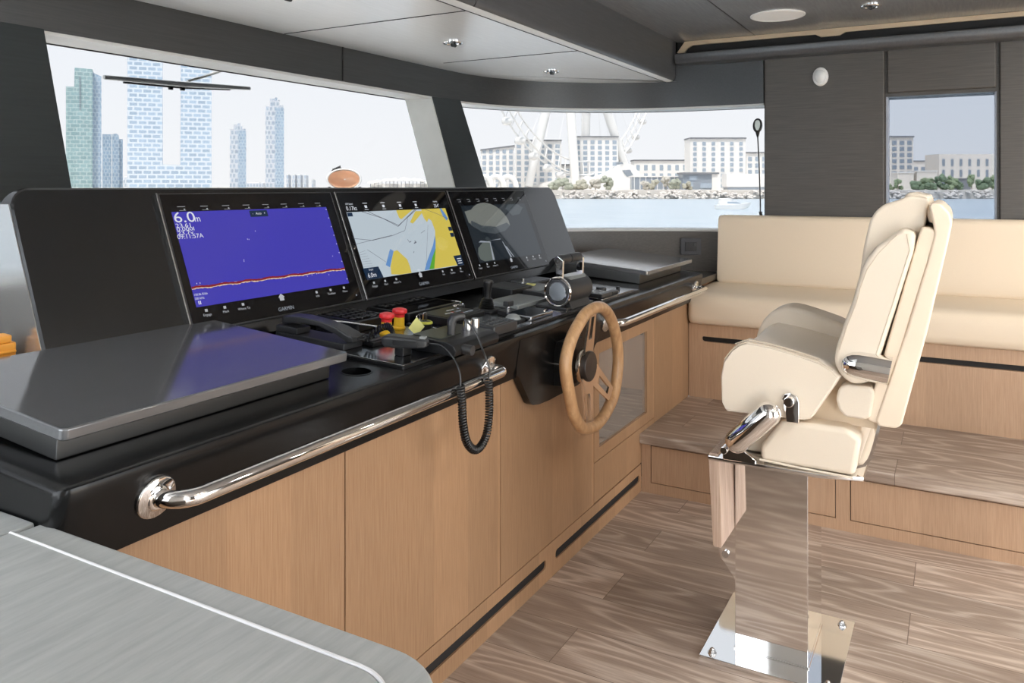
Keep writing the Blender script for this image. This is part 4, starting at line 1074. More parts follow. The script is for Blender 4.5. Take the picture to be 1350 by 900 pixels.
# seat cushion: lofted across so the middle is dished and the far bolster stands up
base = [(.531, .708), (.544, .730), (.546, .80), (.538, .840), (.518, .872), (.497, .891), (.476, .899), (.42, .893), (.36, .881), (.30, .866), (.268, .848), (.250, .832), (.262, .81), (.312, .728), (.322, .717), (.336, .712)]
rings = []
for x, dz, s in ((2.100, -.012, .94), (2.104, -.004, .975), (2.112, .0, 1), (2.135, .002, 1), (2.165, -.006, 1), (2.20, -.014, 1), (2.30, -.018, 1), (2.44, -.016, 1), (2.515, -.012, 1), (2.56, -.012, .99), (2.60, -.014, .97)):
    rr = []
    for y, z in base:
        y2 = .40+(y-.40)*s; z2 = .80+(z-.80)*s
        if z > .82: z2 += dz*min(1, (z-.82)/.05)
        rr.append((x, y2, z2))
    rings.append(rr)
sc_ = part('seat_cushion', MB().loft(rings), M['leather_seat'], o, angle=60)
soft('seat_bolster', [(.520, .712), (.541, .735), (.545, .80), (.540, .850), (.520, .892), (.492, .922), (.455, .937), (.425, .937), (.36, .920), (.30, .902), (.268, .880), (.255, .845), (.305, .728), (.33, .714)], 2.508, 2.624, .022, 'leather')
def stitch(pts, parent, r=.0016): return part('stitching', MB().tube(pts, r, 6), M['stitch'], parent)
stitch([(2.103, y, z+.0015) for y, z in ((.535, .845), (.517, .870), (.497, .887), (.476, .896), (.42, .890), (.36, .878), (.30, .863), (.268, .845))], sc_)
stitch([(2.108, y, z+.004) for y, z in ((.508, .884), (.476, .8985), (.42, .8925), (.36, .8805), (.30, .8655))], sc_)
# near side of the seat is a separate leather panel
pp = [(.531, .714), (.541, .732), (.542, .80), (.535, .838), (.515, .869), (.495, .886), (.476, .893), (.42, .887), (.36, .875), (.30, .860), (.27, .843), (.258, .830), (.267, .812), (.316, .730), (.324, .722), (.336, .718)]
part('side_panel', MB().prism(pp, 'X', 2.0985, 2.104, .003, 2), M['leather'], sc_)
part('under_frame', MB().prism([(.345, .705), (.17, .70), (.14, .80), (.20, .84), (.27, .83)], 'X', 2.16, 2.56), simple('tan_leather', (.62, .50, .36), .45), o)
# backrest
soft('back_cushion', [(.214, 1.070), (.224, 1.03), (.240, .93), (.252, .86), (.235, .82), (.13, .80), (.075, 1.075)], 2.165, 2.565, .018, 'leather')
hr = soft('headrest', [(.213, 1.074), (.203, 1.15), (.189, 1.216), (.176, 1.240), (.157, 1.257), (.125, 1.268), (.102, 1.279), (.058, 1.272), (.060, 1.255), (.078, 1.15), (.083, 1.074)], 2.150, 2.580, .016, 'leather')
soft('head_pad', [(.118, 1.265), (.112, 1.281), (.10, 1.287), (.060, 1.278), (.064, 1.25), (.11, 1.24)], 2.20, 2.53, .008, 'leather')
bol = [(.113, 1.203), (.085, 1.193), (.089, 1.15), (.125, 1.02), (.179, .833), (.20, .820), (.228, .818), (.250, .835), (.266, .865), (.262, .90), (.246, .955), (.222, 1.025), (.214, 1.06), (.200, 1.11), (.172, 1.155)]
for xa, xb in ((2.098, 2.172), (2.552, 2.626)):
    b_ = soft('side_bolster', bol, xa, xb, .013, 'leather')
    if xa < 2.3:
        stitch([(2.0985, y, z) for y, z in ((.104, 1.188), (.098, 1.15), (.133, 1.025), (.184, .85))], b_, .0014)
        stitch([(2.0985, y, z) for y, z in ((.125, 1.185), (.165, 1.14), (.190, 1.10), (.205, 1.055), (.213, 1.02), (.236, .955), (.252, .90))], b_, .0014)
bf = soft('back_frame', [(.074, 1.206), (.052, 1.204), (.040, 1.19), (.105, .955), (.160, .726), (.190, .730), (.192, .75), (.085, 1.165)], 2.110, 2.614, .006, 'shell', 2)
sh = soft('back_shell', [(.058, 1.255), (.050, 1.264), (.034, 1.260), (.014, 1.238), (.010, 1.215), (.020, 1.16), (.062, .955), (.115, .733), (.128, .722), (.165, .722), (.172, .735), (.105, .96), (.062, 1.12), (.046, 1.19), (.050, 1.215)], 2.104, 2.620, .017, 'shell', 3)
part('top_clip', MB().prism([(.060, 1.215), (.048, 1.212), (.046, 1.245), (.058, 1.262), (.072, 1.262)], 'X', 2.16, 2.56, .003, 1), M['shell'], sh)
rings = []
ax = Vector((0, .107, .010)).normalized(); up_ = Vector((0, -.18, .98)).normalized()
for d_, h_ in ((0, .0345), (.02, .0345), (.05, .0345), (.072, .0335), (.088, .030), (.099, .0235), (.106, .014), (.1085, .004)):
    c_ = Vector((2.099, .1395, .8600))+ax*d_
    rings.append([c_+up_*(h_*math.sin(R(t_)))+Vector((-.030*(h_/.0345)**.6*math.cos(R(t_)), 0, 0)) for t_ in range(-90, 91, 15)])
part('pivot_cover', MB().loft(rings), M['chrome'], o, angle=60, wn=False)
soft('lumbar_pad', [(.255, .750), (.262, .775), (.256, .803), (.240, .814), (.180, .815), (.173, .80), (.182, .742), (.195, .733), (.240, .734)], 2.104, 2.30, .014, 'leather')
t = MB()
pz = [(2.15, .158, .76), (2.15, .166, .72), (2.15, .178, .665), (2.15, .188, .630), (2.15, .200, .612), (2.15, .222, .602), (2.15, .26, .598)]
rings = [[(2.140, y-.003, z-.002), (2.165, y-.003, z-.002), (2.165, y+.003, z+.002), (2.140, y+.003, z+.002)] for _, y, z in pz]
part('back_strut', t.loft(rings), M['chrome'], o)
# polished lift arm on the near side
a = Vector((2.056, .512, .628)); b = Vector((2.056, .392, .752)); d = (b-a).normalized()
pts, rad = [], []
for k in range(-90, 91, 15):
    if k <= 0: pts.append(a+d*(.030+.030*math.sin(R(k)))); rad.append(max(.002, .030*math.cos(R(k))))
for k in range(0, 91, 15):
    pts.append(b-d*(.030-.030*math.sin(R(k)))); rad.append(max(.002, .030*math.cos(R(k))))
la = part('lift_arm', MB().tube(pts, rad, 24), M['chrome'], o, angle=60, wn=False)
part('arm_bracket', MB().prism([(.375, .708), (.345, .708), (.345, .760), (.350, .775), (.365, .782), (.380, .778), (.386, .765)], 'X', 2.085, 2.097, .002, 2), M['chrome'], la)
part('arm_pin', MB().cyl((2.06, .366, .764), (2.088, .366, .764), .013, n=16, bevel=.002), M['chrome'], la)
part('foot_bracket', MB().prism([(.535, .588), (.45, .588), (.45, .60), (.50, .632), (.528, .632), (.535, .62)], 'X', 2.082, 2.094, .002, 1), M['chrome'], la)
part('arm_pin', MB().cyl((2.04, .522, .625), (2.085, .522, .625), .010, n=14, bevel=.002), M['chrome'], la)

# ------------------------------------------------------------------ outside
WATER = -4.7
FD = Vector((math.cos(TH), math.sin(TH), 0)); RT = Vector((math.sin(TH), -math.cos(TH), 0))
def sea_mat():
    m, nt, b = nmat('hazy_sea'); setp(b, color=(.60, .66, .72), rough=.35, spec=.5)
    N = nt.nodes.new; L = nt.links.new
    tc = N('ShaderNodeTexCoord'); mp = N('ShaderNodeMapping'); mp.inputs['Rotation'].default_value = (0, 0, -TH); mp.inputs['Scale'].default_value = (.35, .07, 1)
    nz = N('ShaderNodeTexNoise'); nz.inputs['Scale'].default_value = 1; nz.inputs['Detail'].default_value = 5
    L(tc.outputs['Object'], mp.inputs[0]); L(mp.outputs[0], nz.inputs['Vector'])
    bp = N('ShaderNodeBump'); bp.inputs['Strength'].default_value = .5; bp.inputs['Distance'].default_value = .4; L(nz.outputs['Fac'], bp.inputs['Height']); L(bp.outputs[0], b.inputs['Normal'])
    cr = N('ShaderNodeValToRGB'); cr.color_ramp.elements[0].color = (.33, .41, .48, 1); cr.color_ramp.elements[1].color = (.47, .54, .60, 1); cr.color_ramp.elements[0].position = .35; cr.color_ramp.elements[1].position = .65
    L(nz.outputs['Fac'], cr.inputs[0]); L(cr.outputs[0], b.inputs['Base Color'])
    return m
struct('sea', MB().box((-3000, -3000, WATER-1), (4000, 4000, WATER)), sea_mat(), 'pale hazy sea outside the windows', cat='sea')
c = FD*392; q = lambda f, r: (FD*f+RT*r)[:2]
t = MB().prism([q(394, -140), q(394, 330), q(2600, 2500), q(2600, -2400), q(900, -1000), q(520, -250)], 'Z', WATER-.5, -.35)
struct('shore', t, simple('pale_sand', (.66, .62, .57), .8, var=.08, bscale=.05), 'pale low shore across the water', cat='shore')
# breakwater: uncountable stones
t = MB(); rr_ = random.Random(11)
for i in range(1000):
    f = 391+rr_.uniform(-2.5, 3.5); r = -135+rr_.random()*460; p = q(f, r); s = rr_.uniform(.45, 1.0)
    z = WATER+.3+max(0, (f-388.5))*.62*rr_.uniform(.8, 1.1)
    t.sphere((p[0], p[1], min(z, -.4)), s, (1.2, 1.2, .8), 8, .25)
solo('breakwater_rocks', t, simple('pale_rock', (.62, .585, .55), .9, var=.15, bscale=.6), 'pale rock breakwater along the far shore', 'rocks', kind='stuff', smooth=False)

BW = {'white': simple('white_render', (.80, .79, .77), .6), 'cream': simple('hazed_cream_render', (.74, .69, .63), .6), 'glassblue': simple('hazed_blue_glazing', (.36, .43, .51), .25), 'roof': simple('grey_roof', (.22, .23, .25), .6),
      'dark': simple('slate_glazing', (.26, .30, .35), .3), 'steel': simple('white_steel', (.80, .80, .79), .5), 'green': None}  # distance haze is painted into these pale facade and tower tones
BW['tower_green'] = grid_mat('green_glass_tower', (.52, .62, .62), (.25, .37, .39), 9.0, 6.0, .5)
BW['tower_blue'] = grid_mat('blue_glass_tower', (.50, .58, .66), (.27, .37, .48), 5.2, 6.0, .6)
BW['tower_u'] = grid_mat('hazed_brick_pattern_tower', (.66, .73, .80), (.34, .44, .56), 10.5, 5.6, 1.0)
BW['tower_slim'] = grid_mat('hazed_slim_tower', (.60, .64, .69), (.34, .41, .50), 6.5, 9.0, 1.3)
def bldg(name, label, cat, f, r, zbase=-.4, rz=0, group=None, face=False):
    p = FD*f+RT*r
    if face: rz = -math.atan2(r, f)
    return thing(name, label, cat, (p.x, p.y, zbase), (0, 0, TH-R(90)+rz), group)
def apartment(label, px0, px1, ytop, D, cols, floors, roof=True, step=None, wall='white', winm='glassblue', depth=16, rz=0, base=246, frac=.55, slope=0):
    k = D/1049.1; w = (px1-px0)*k; r = ((px0+px1)/2-675)*k; h = (246-ytop)*k+1.7
    o = bldg('apartment_block', label, 'building', D, r, rz=rz, group='apartment blocks on the far shore')
    part('wall', MB().prism([(-w/2, 0), (w/2, 0), (w/2, h), (-w/2, h-slope)], 'Y', 0, depth), BW[wall], o, True, smooth=False)
    if roof:
        part('roof', MB().prism([(-w/2-.3, h-slope), (w/2+.3, h), (w/2+.3, h+.9), (-w/2-.3, h+.9-slope)], 'Y', -.8, depth+.3), BW['roof'], o, True, smooth=False)
    ww = w/cols*frac; fh = (h-2)/floors; first = None
    for c in range(cols):
        for j in range(floors):
            at = (-w/2+w*(c+.5)/cols, 0, 1.2+fh*j)
            if first is None:
                first = part('window', MB().box((-ww/2, -.25, 0), (ww/2, .02, fh*.66)), BW[winm], o, True, smooth=False); first.location = at
            else:
                d = first.copy(); COL.objects.link(d); d.parent = o; d.location = at
    return o
apartment('pale apartment block with slanted grey roof right of the pillar', 634, 678, 193, 480, 5, 7, slope=2.6)
apartment('apartment block behind the left wheel rim', 679, 740, 186, 505, 6, 8)
apartment('low pale block between the wheel legs', 737, 760, 218, 540, 3, 3)
apartment('apartment block behind the right wheel leg', 757, 815, 181, 520, 6, 9)
apartment('long low white block right of the wheel rim', 836, 908, 212, 560, 7, 3, frac=.45)
apartment('tall white apartment block left of the white pavilion', 910, 983, 183, 480, 6, 9, frac=.38)
apartment('white block behind the gooseneck lamp', 984, 1012, 202, 505, 3, 5)
apartment('block with dark window grid seen in the small side window', 1164, 1204, 181, 470, 4, 8, wall='cream', winm='dark', frac=.6)
apartment('low slate roofed hall seen in the small side window', 1203, 1240, 213, 620, 4, 2, wall='cream', winm='dark')
o = apartment('long cream building above the trees in the small side window', 1238, 1330, 203, 470, 8, 3, wall='cream', winm='dark', roof=False, frac=.3)
# low glass pavilion and white pavilion on the quay
k = 440/1049.1
o = bldg('glass_hall', 'low glazed hall on the quay left of the white pavilion', 'building', 440, (923-675)*k)
part('wall', MB().box((-9.5, 0, 0), (9.5, 12, 8.6)), BW['dark'], o, True, smooth=False); part('roof', MB().box((-10.3, -1.2, 8.6), (10.3, 12.5, 9.6)), BW['roof'], o, True, smooth=False)
t = MB(); t.box((-6, -.3, 5.2), (-2, .01, 7.6)); t.box((0, -.3, 1), (7, .01, 3.6)); t.box((-8.5, -.3, 1), (-4, .01, 4.4)); part('window', t, BW['glassblue'], o, True, smooth=False)
part('side_wall', MB().box((6.5, -.5, 0), (9.6, .0, 8.6)), BW['white'], o, True, smooth=False)
o = bldg('white_pavilion', 'long white flat pavilion on the quay left of the wall panel', 'building', 425, (990-675)*425/1049.1)
part('wall', MB().box((-13, 0, 1.6), (13, 10, 8.6)), BW['white'], o, True, smooth=False); part('shop_front', MB().box((-12.4, .2, 0), (12.4, 9, 1.6)), BW['dark'], o, True, smooth=False)
# long dark glass gallery behind the quay
o = bldg('glass_gallery', 'long grey glazed gallery behind the quay trees', 'building', 455, (868-675)*455/1049.1)
part('wall', MB().box((-15, 0, 0), (15, 8, 7.2)), BW['dark'], o, True, smooth=False); part('roof', MB().box((-15.5, -.5, 7.2), (15.5, 8, 7.8)), BW['white'], o, True, smooth=False)
t = MB()
for i in range(9): t.box((-14+3.3*i, -.2, 0), (-13.6+3.3*i, .05, 7.2))
part('mullion', t, BW['white'], o, True, smooth=False)
# houses in the side window
for i, (px, w, yt, lab) in enumerate(((1194, 9, 228, 'low white house left of the shore trees'), (1222, 11, 226, 'low pale house above the shore trees'), (1270, 8, 236, 'brown stone house among the shore trees'))):
    D = 440; o = bldg('shore_house', lab, 'house', D, (px-675)*D/1049.1, group='small houses on the shore'); h = (246-yt)*D/1049.1+1.7
    part('wall', MB().box((-w/2, 0, 0), (w/2, 7, h)), BW['cream' if i < 2 else 'roof'], o, True, smooth=False)
    part('roof', MB().box((-w/2-.4, -.4, h), (w/2+.4, 7.4, h+.5)), BW['white' if i < 2 else 'roof'], o, True, smooth=False)
# towers across the bay
def tower(name, label, D, px0, px1, depth):
    k = D/1049.1; r = ((px0+px1)/2-675)*k
    global CF
    CF = math.cos(math.atan2(r, D))
    return bldg(name, label, 'tower', D, r, face=True), k, (px0+px1)/2
o, k, c = tower('glass_tower', 'stepped green glass tower at the left of the windscreen', 1200, 87, 134, 30)
X = lambda px: (px-c)*k*CF
Z = lambda py: (246-py)*k+1.7
t = MB(); t.box((X(87), 0, 0), (X(98), 30, Z(115))); t.prism([(X(98), 0), (X(122), 0), (X(122), Z(91)), (X(98.5), Z(90)), (X(98), Z(104))], 'Y', -4, 30)
part('wall', t, BW['tower_green'], o, True, smooth=False)
t = MB(); t.prism([(X(122), 0), (X(134), 0), (X(134), Z(99)), (X(126), Z(96)), (X(122), Z(93))], 'Y', 3, 30); part('side_wing', t, BW['tower_blue'], o, True, smooth=False)
for i in range(16): part('balcony', MB().box((X(104.5), -5, Z(145)+3.2*i), (X(106.5), -4, Z(145)+3.2*i+1.5)), BW['dark'], o, True, smooth=False)
part('roof_plant', MB().box((X(118), 2, Z(93)), (X(123), 12, Z(91)+1)), BW['white'], o, True, smooth=False)
o, k, c = tower('glass_tower', 'lower blue glass tower beside the stepped green tower', 1300, 135, 163, 25)
t = MB(); t.box((X(135), 0, 0), (X(147), 25, Z(177))); t.prism([(X(148), 0), (X(157), 0), (X(157), Z(179)), (X(154), Z(176)), (X(148), Z(177))], 'Y', -3, 25); t.box((X(157), 1, 0), (X(162), 25, Z(183)))
part('wall', t, BW['tower_blue'], o, True, smooth=False)
part('mullion', MB().box((X(147), -2, 0), (X(148.2), 0, Z(177))), BW['white'], o, True, smooth=False)
o, k, c = tower('twin_tower', 'pale blue twin tower joined at its foot behind the wiper', 1000, 169, 280, 40)
t = MB().prism([(X(169), 0), (X(280), 0), (X(280), Z(20)), (X(239), Z(20)), (X(238), Z(217)), (X(214.5), Z(217)), (X(214), Z(20)), (X(169), Z(20))], 'Y', 0, 35)
part('wall', t, BW['tower_u'], o, True, smooth=False)
for (a, b, yt, nm, lab, D) in ((303, 324, 162, 'slim_tower', 'shorter slim tower right of the twin tower', 1500), (350, 374, 128, 'slim_tower', 'taller slim tower left of the searchlight', 1500)):
    o, k, c = tower(nm, lab, D, a, b, 20); w = b-a
    t = MB(); t.box((X(a), 0, 0), (X(a+w*.42), 24, Z(yt+.10*(246-yt)))); t.box((X(a+w*.42), -2, 0), (X(a+w*.78), 24, Z(yt+4))); t.box((X(a+w*.25), 2, 0), (X(a+w*.55), 20, Z(yt+2))); t.box((X(a+w*.5), 4, 0), (X(a+w*.66), 14, Z(yt))); t.box((X(a+w*.78), 0, 0), (X(b), 24, Z(yt+.09*(246-yt))))
    part('wall', t, BW['tower_slim'], o, True, smooth=False)
    part('side_face', MB().box((X(a+w*.55), -3, 0), (X(b+.5), -1.8, Z(yt+.12*(246-yt)))), BW['tower_blue'], o, True, smooth=False)
for px, w, yt, lab in ((335, 24, 241, 'low pale block between the slim towers'), (379, 3, 231, 'thin distant tower just right of the taller slim tower'), (387, 4, 231, 'second thin distant tower right of the slim towers'), (394, 4.5, 231, 'third thin distant tower right of the slim towers'), (402, 3, 231, 'fourth thin distant tower, left of the searchlight'), (412, 2, 237, 'thin distant tower nearest the searchlight'), (165.5, 6, 234, 'low block between the blue tower and the twin tower')):
    D = 1700; k = D/1049.1; o = bldg('distant_block', lab, 'building', D, (px-675)*k, group='distant blocks on the skyline')
    h = (246-yt)*k+1.7
    part('wall', MB().box((-w*k/2, 0, 0), (w*k/2, 20, h)), BW['tower_slim'], o, True, smooth=False); part('roof', MB().box((-w*k/3, 2, h), (w*k/4, 14, h+2)), BW['white'], o, True, smooth=False)
# domed pavilion far left of the pillar
D = 700; k = D/1049.1; o = bldg('domed_pavilion', 'white canopy pavilion low on the horizon left of the pillar', 'building', D, (527-675)*k)
t = MB(); rr_ = random.Random(4)
for i in range(11):
    x = -24+5*i+rr_.uniform(-1, 1); t.lathe([(4.2, 0), (4.0, 1.0), (2.4, 2.0), (.2, 2.6)], 10, Matrix.Translation((x, rr_.uniform(0, 12), 4.5+2.6*math.sin(i/10*PI)+rr_.uniform(-.5, .5))))
part('canopy', t, BW['steel'], o, True)
t = MB()
for i in range(16): t.cyl((-26+3.4*i, 2, 0), (-26+3.4*i, 2, 6.5), .3, n=5)
part('column', t, BW['dark'], o, True)
part('hall', MB().box((-27, 6, 0), (27, 18, 4.4)), BW['white'], o, True, smooth=False)

# observation wheel, seen obliquely
D = 504; k = D/1049.1
o = bldg('observation_wheel', 'giant white observation wheel on the far shore', 'ferris wheel', D, (766-675)*k)
HZ = (246+30)*k+1.7; RW = 125.; CA = .55; SA = math.sqrt(1-CA*CA)
def wpt(a, rad, off=0): return (rad*math.cos(a)*CA-off*SA, rad*math.cos(a)*SA+off*CA+6, HZ+rad*math.sin(a))
t = MB(); n = 96
for rad, off in ((RW, -2.5), (RW, 2.5), (RW-8.5, 0)):
    t.tube([wpt(2*PI*i/n, rad, off) for i in range(n)], .55, 6, True)
for i in range(n):
    a, b = 2*PI*i/n, 2*PI*(i+.5)/n
    t.tube([wpt(a, RW, -2.5), wpt(b, RW-8.5, 0)], .3, 4); t.tube([wpt(b, RW-8.5, 0), wpt(a+2*PI/n, RW, 2.5)], .3, 4)
part('rim', t, BW['steel'], o, True)
t = MB()
for i in range(48):
    t.tube([wpt(2*PI*i/48, RW-8.5, 0), wpt(2*PI*i/48+1.2, 6, 4 if i % 2 else -4)], .08, 4)
part('spoke', t, BW['steel'], o, True)
part('hub', MB().cyl(wpt(0, 0, -14), wpt(0, 0, 14), 8, n=20), BW['steel'], o, True)
for i in range(48):
    a = 2*PI*(i+.5)/48; p = wpt(a, RW+3.2, 0)
    part('capsule', MB().sphere(p, 2.7, (1.2, 1.1, .9), 8), BW['steel'], o, True)
def leg(p_bottom, y_b, p_mid, y_m, dep):
    # extend the line through two photo bearings up to the hub height
    f = (y_b+30-y_m+y_m)/(y_b-y_m)
    xb = (p_bottom-766)*k; xm = (p_mid-766)*k; zb = (246-y_b)*k+1.7; zm = (246-y_m)*k+1.7
    s = (HZ-zb)/(zm-zb); return (xb, dep, zb), (xb+(xm-xb)*s, 6+(dep-6)*.05, HZ)
for pb, yb, pm, ym, dep in ((696, 246, 719, 148, -12), (757, 250, 751, 148, -14), (776, 236, 776, 148, 24), (828, 208, 807, 148, 24)):
    a_, b_ = leg(pb, yb, pm, ym, dep)
    if pb == 828: a_ = (a_[0]+(a_[0]-b_[0])*.16, dep, 0)
    part('leg', MB().tube([a_, ((a_[0]+b_[0])/2, (a_[1]+b_[1])/2, (a_[2]+b_[2])/2), b_], [2.6, 3.1, 2.6], 16), BW['steel'], o, True)
# boarding deck with swept white roofs under the wheel
t = MB()
t.loft([[(-34+3*i, -6+j*6, 3+3.5*math.sin(max(0, i-2)/9*PI*.6)+(5.5*((i/20)**2)) - .1*j) for j in range(3)]+[(-34+3*i, 6-j*6, 0) for j in range(3)] for i in range(20)])
part('boarding_roof', t, BW['steel'], o, True)
t = MB(); t.prism([(6, 0), (45, 0), (42, 4), (33, 15.5), (27, 17), (23, 14), (12, 9), (2, 6)], 'Y', 0, 16); part('boarding_ramp', t, BW['steel'], o, True, smooth=False)
t = MB(); t.prism([(26, 12), (29, 8), (33, 9), (31, 12.5)], 'Y', -.4, .1); t.prism([(22, 15.5), (27, 16), (26, 17.2), (22.5, 17.4)], 'Y', -.4, .1); part('machinery', t, BW['dark'], o, True, smooth=False)
# ribbed white tunnels at the pillar foot
o = bldg('ribbed_tunnel', 'row of white ribbed hoops on the quay beside the pillar', 'tunnel', 425, (660-675)*425/1049.1)
for i in range(3):
    hoop = [(-9+i*6.5+4.4*math.cos(R(a_)), i*1.5, .5+6.6*math.sin(R(a_))) for a_ in range(0, 181, 12)]
    part('hoop', MB().tube(hoop, 1.5, 8), BW['steel'], o, True)

# trees and shrubs on the shore
fol = [simple('hazy_foliage', (.36, .38, .31), .9, var=.3, bscale=.8), simple('olive_foliage', (.42, .41, .34), .9, var=.3, bscale=.8), simple('hazed_pale_foliage', (.50, .48, .43), .9, var=.25, bscale=.8)]  # haze over the quay shrubs is mixed into their paler foliage colours
fol3 = [simple('green_foliage', (.25, .31, .19), .9, var=.35, bscale=.8), simple('deep_green_foliage', (.17, .23, .15), .9, var=.35, bscale=.8)]
trunk = simple('trunk', (.25, .20, .15), .9)
tr = random.Random(21)
def tree(px, D, yt, w, mat, label, group):
    k = D/1049.1; r = (px-675)*k; h = (246-yt)*k+1.6
    o = bldg('shore_tree', label, 'tree', D, r, group=group)
    t = MB()
    for i in range(13):
        s = w*k*tr.uniform(.13, .24); hh = tr.uniform(.3, 1.0); t.sphere((tr.uniform(-.38, .38)*w*k*(1.25-hh*.7), tr.uniform(-1.5, 1.5), max(s*.7, h*hh-s*.8)), s, (1, 1, .9), 8, .2)
    part('crown', t, mat, o, True, smooth=False)
    part('trunk', MB().cyl((0, 0, 0), (0, 0, h*.55), .22, .12, 6), trunk, o, True)
for i, (px, yt, w) in enumerate(((742, 232, 26), (765, 236, 22), (785, 235, 18), (800, 231, 20), (862, 236, 16), (878, 231, 15), (891, 233, 18), (905, 238, 14), (850, 238, 14), (730, 238, 18))):
    tree(px, 405+3*(i % 3), yt, w, fol[i % 3], 'haze-paled shrub on the quay below the observation wheel', 'shrubs on the quay')
for i, (px, yt, w) in enumerate(((1184, 234, 14), (1206, 238, 22), (1222, 232, 20), (1240, 229, 20), (1255, 230, 20), (1262, 236, 16), (1281, 229, 14), (1297, 232, 24), (1308, 230, 18), (1226, 240, 18), (1173, 241, 12))):
    tree(px, 408+3*(i % 3), yt, w, fol3[i % 2], 'green shore tree seen through the small side window', 'trees in the side window')
# motor boat
D = 212; k = D/1049.1
p = FD*D+RT*((965-675)*k); o = thing('motor_boat', 'white motor boat crossing the water outside the curved windscreen', 'boat', (p.x, p.y, WATER), (0, 0, TH-R(90)))
sec = []
for x, w, zt, zb in ((-4.4, 1.25, 1.15, .1), (-2, 1.4, 1.15, 0), (1, 1.4, 1.25, 0), (3, 1.0, 1.5, .1), (4.4, .35, 1.75, .7), (4.9, .05, 1.85, 1.4)):
    sec.append([(x, -w, zt), (x, -w*.8, zb), (x, 0, zb-.2), (x, w*.8, zb), (x, w, zt)])
part('hull', MB().loft(sec), BW['steel'], o, True)
part('cabin', MB().prism([(-3.6, 1.1), (2.6, 1.2), (.9, 2.2), (-3.4, 2.3)], 'Y', -1, 1, .1), BW['steel'], o, True)
part('windscreen', MB().prism([(2.2, 1.45), (1.0, 2.05), (-1.5, 2.05), (-1.5, 1.55)], 'Y', -1.03, 1.03), BW['glassblue'], o, True)
part('flybridge', MB().prism([(-3.4, 2.9), (-.6, 3.0), (-.2, 2.3), (-3.4, 2.3)], 'Y', -.8, .8, .08), BW['white'], o, True)

# wiper outside the windscreen
o = thing('windscreen_wiper', 'grey wiper parked across the top of the windscreen', 'wiper', (1.96, 2.475, 1.66))
A = Vector((1.648, 2.478, 1.664)); B = Vector((2.272, 2.478, 1.694))
part('blade', MB().tube([A, A.lerp(B, .25)+Vector((0, 0, -.002)), A.lerp(B, .5)+Vector((0, 0, -.004)), A.lerp(B, .75)+Vector((0, 0, -.002)), B], [.0075, .009, .010, .009, .007], 8), M['wiper'], o)
t = MB(); t.tube([A.lerp(B, .12)+Vector((0, .006, -.012)), A.lerp(B, .5)+Vector((0, .008, -.016)), A.lerp(B, .85)+Vector((0, .006, -.010))], .0035, 6)
for f in (.42, .5): t.box(tuple(A.lerp(B, f)+Vector((-.008, .0, -.026))), tuple(A.lerp(B, f)+Vector((.008, .012, -.010))), .002, 1)
part('yoke', t, M['plastic'], o)
part('arm', MB().tube([(1.985, 2.488, 1.690), (2.06, 2.492, 1.716), (2.13, 2.500, 1.742), (2.25, 2.52, 1.79)], .005, 8), M['wiper'], o)

# searchlight outside, ahead of the windscreen
LP = (4.62, 4.03, 1.380)
o = thing('searchlight', 'white hooded searchlight with copper reflector beyond the windscreen', 'searchlight', LP, (0, 0, TH-R(90)+R(8)))
S15 = Matrix.Diagonal((1.38, 1.38, .90, 1))
hood = []
for y, s in ((-.055, 1.0), (-.050, 1.03), (.0, 1.0), (.05, .86), (.09, .55), (.105, .2)):
    hood.append([(.092*s*math.cos(R(a_)), y, -.03+.092*s*math.sin(R(a_))) for a_ in range(0, 360, 12)])
part('hood', MB().loft(hood, M=S15, cap=False), M['white'], o, True)
refl = []
for y, s in ((-.053, .93), (-.02, .78), (.0, .5), (.008, .05)):
    refl.append([(.088*s*math.cos(R(a_)), y, -.028+.080*s*math.sin(R(a_))) for a_ in range(0, 360, 12)])
part('reflector', MB().loft(refl, M=S15, cap=False), M['copper'], o, True)
part('rim', MB().tube([(.089*math.cos(R(a_)), -.055, -.029+.086*math.sin(R(a_))) for a_ in range(0, 360, 12)], .006, 8, True, M=S15), M['white'], o, True)
t = MB(); t.cyl((-.060, -.02, .035), (-.020, -.01, .068), .016, n=12, M=S15)
for i in range(5): t.box((-.062+.009*i, -.038, .040+.006*i), (-.057+.009*i, -.01, .062+.006*i), M=S15)
part('cooling_fin', t, M['plastic2'], o, True)
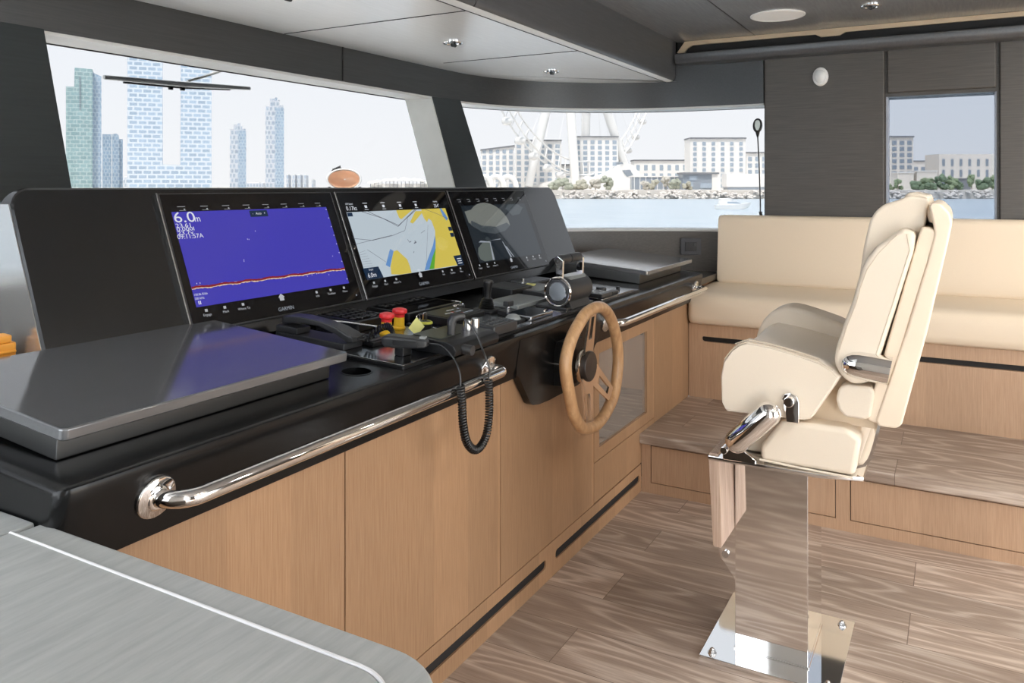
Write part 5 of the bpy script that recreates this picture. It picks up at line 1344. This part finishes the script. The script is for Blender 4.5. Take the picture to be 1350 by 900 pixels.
part('yoke', MB().tube([(-.08, 0, -.09), (-.088, 0, -.12), (-.07, 0, -.17), (0, 0, -.19), (.07, 0, -.17), (.088, 0, -.12), (.08, 0, -.09)], .008, 8, M=S15), M['plastic2'], o, True)
part('pedestal', MB().cyl((0, 0, -.76), (0, 0, -.27), .06, .05, 20), M['white'], o, True)
t = MB(); t.prism([(-.3, 2.52), (4.0, 2.52), (5.0, 3.4), (5.0, 5.6), (4.3, 8.4), (2.6, 10.5), (1.9, 10.5), (.4, 8.4), (-.3, 5.6)], 'Z', .52, .58)
struct('foredeck', t, BW['white'], 'white foredeck ahead of the windscreen', cat='deck')

# ------------------------------------------------------------------ light
w = bpy.data.worlds.new('World'); scn.world = w; w.use_nodes = True; nt = w.node_tree; N = nt.nodes.new; L = nt.links.new
bg = nt.nodes['Background']
tc = N('ShaderNodeTexCoord'); sx = N('ShaderNodeSeparateXYZ'); L(tc.outputs['Generated'], sx.inputs[0])
cr = N('ShaderNodeValToRGB'); e = cr.color_ramp.elements
e[0].position = 0.0; e[0].color = (.95, .955, .96, 1); e[1].position = .75; e[1].color = (.82, .87, .93, 1)
x = e.new(.14); x.color = (.90, .925, .96, 1)
L(sx.outputs[2], cr.inputs[0]); L(cr.outputs[0], bg.inputs['Color'])
bg.inputs['Strength'].default_value = 2.6
sun = bpy.data.lights.new('sun', 'SUN'); sun.energy = 9.0; sun.angle = R(3); sun.color = (1, .95, .88)
so = bpy.data.objects.new('sun', sun); COL.objects.link(so)
sd = -(FD*.45+Vector((0, 0, 0)))*1.0
so.rotation_euler = Vector((FD.x*.42+RT.x*.15, FD.y*.42+RT.y*.15, -1)).to_track_quat('-Z', 'Y').to_euler()

scn.view_settings.view_transform = 'Standard'; scn.view_settings.look = 'None'
scn.view_settings.gamma = 1; scn.view_settings.use_curve_mapping = False
scn.view_settings.exposure = 1.22
scn.cycles.use_denoising = True
scn.cycles.max_bounces = 10; scn.cycles.diffuse_bounces = 5; scn.cycles.glossy_bounces = 5; scn.cycles.transparent_max_bounces = 12
scn.cycles.sample_clamp_indirect = 6
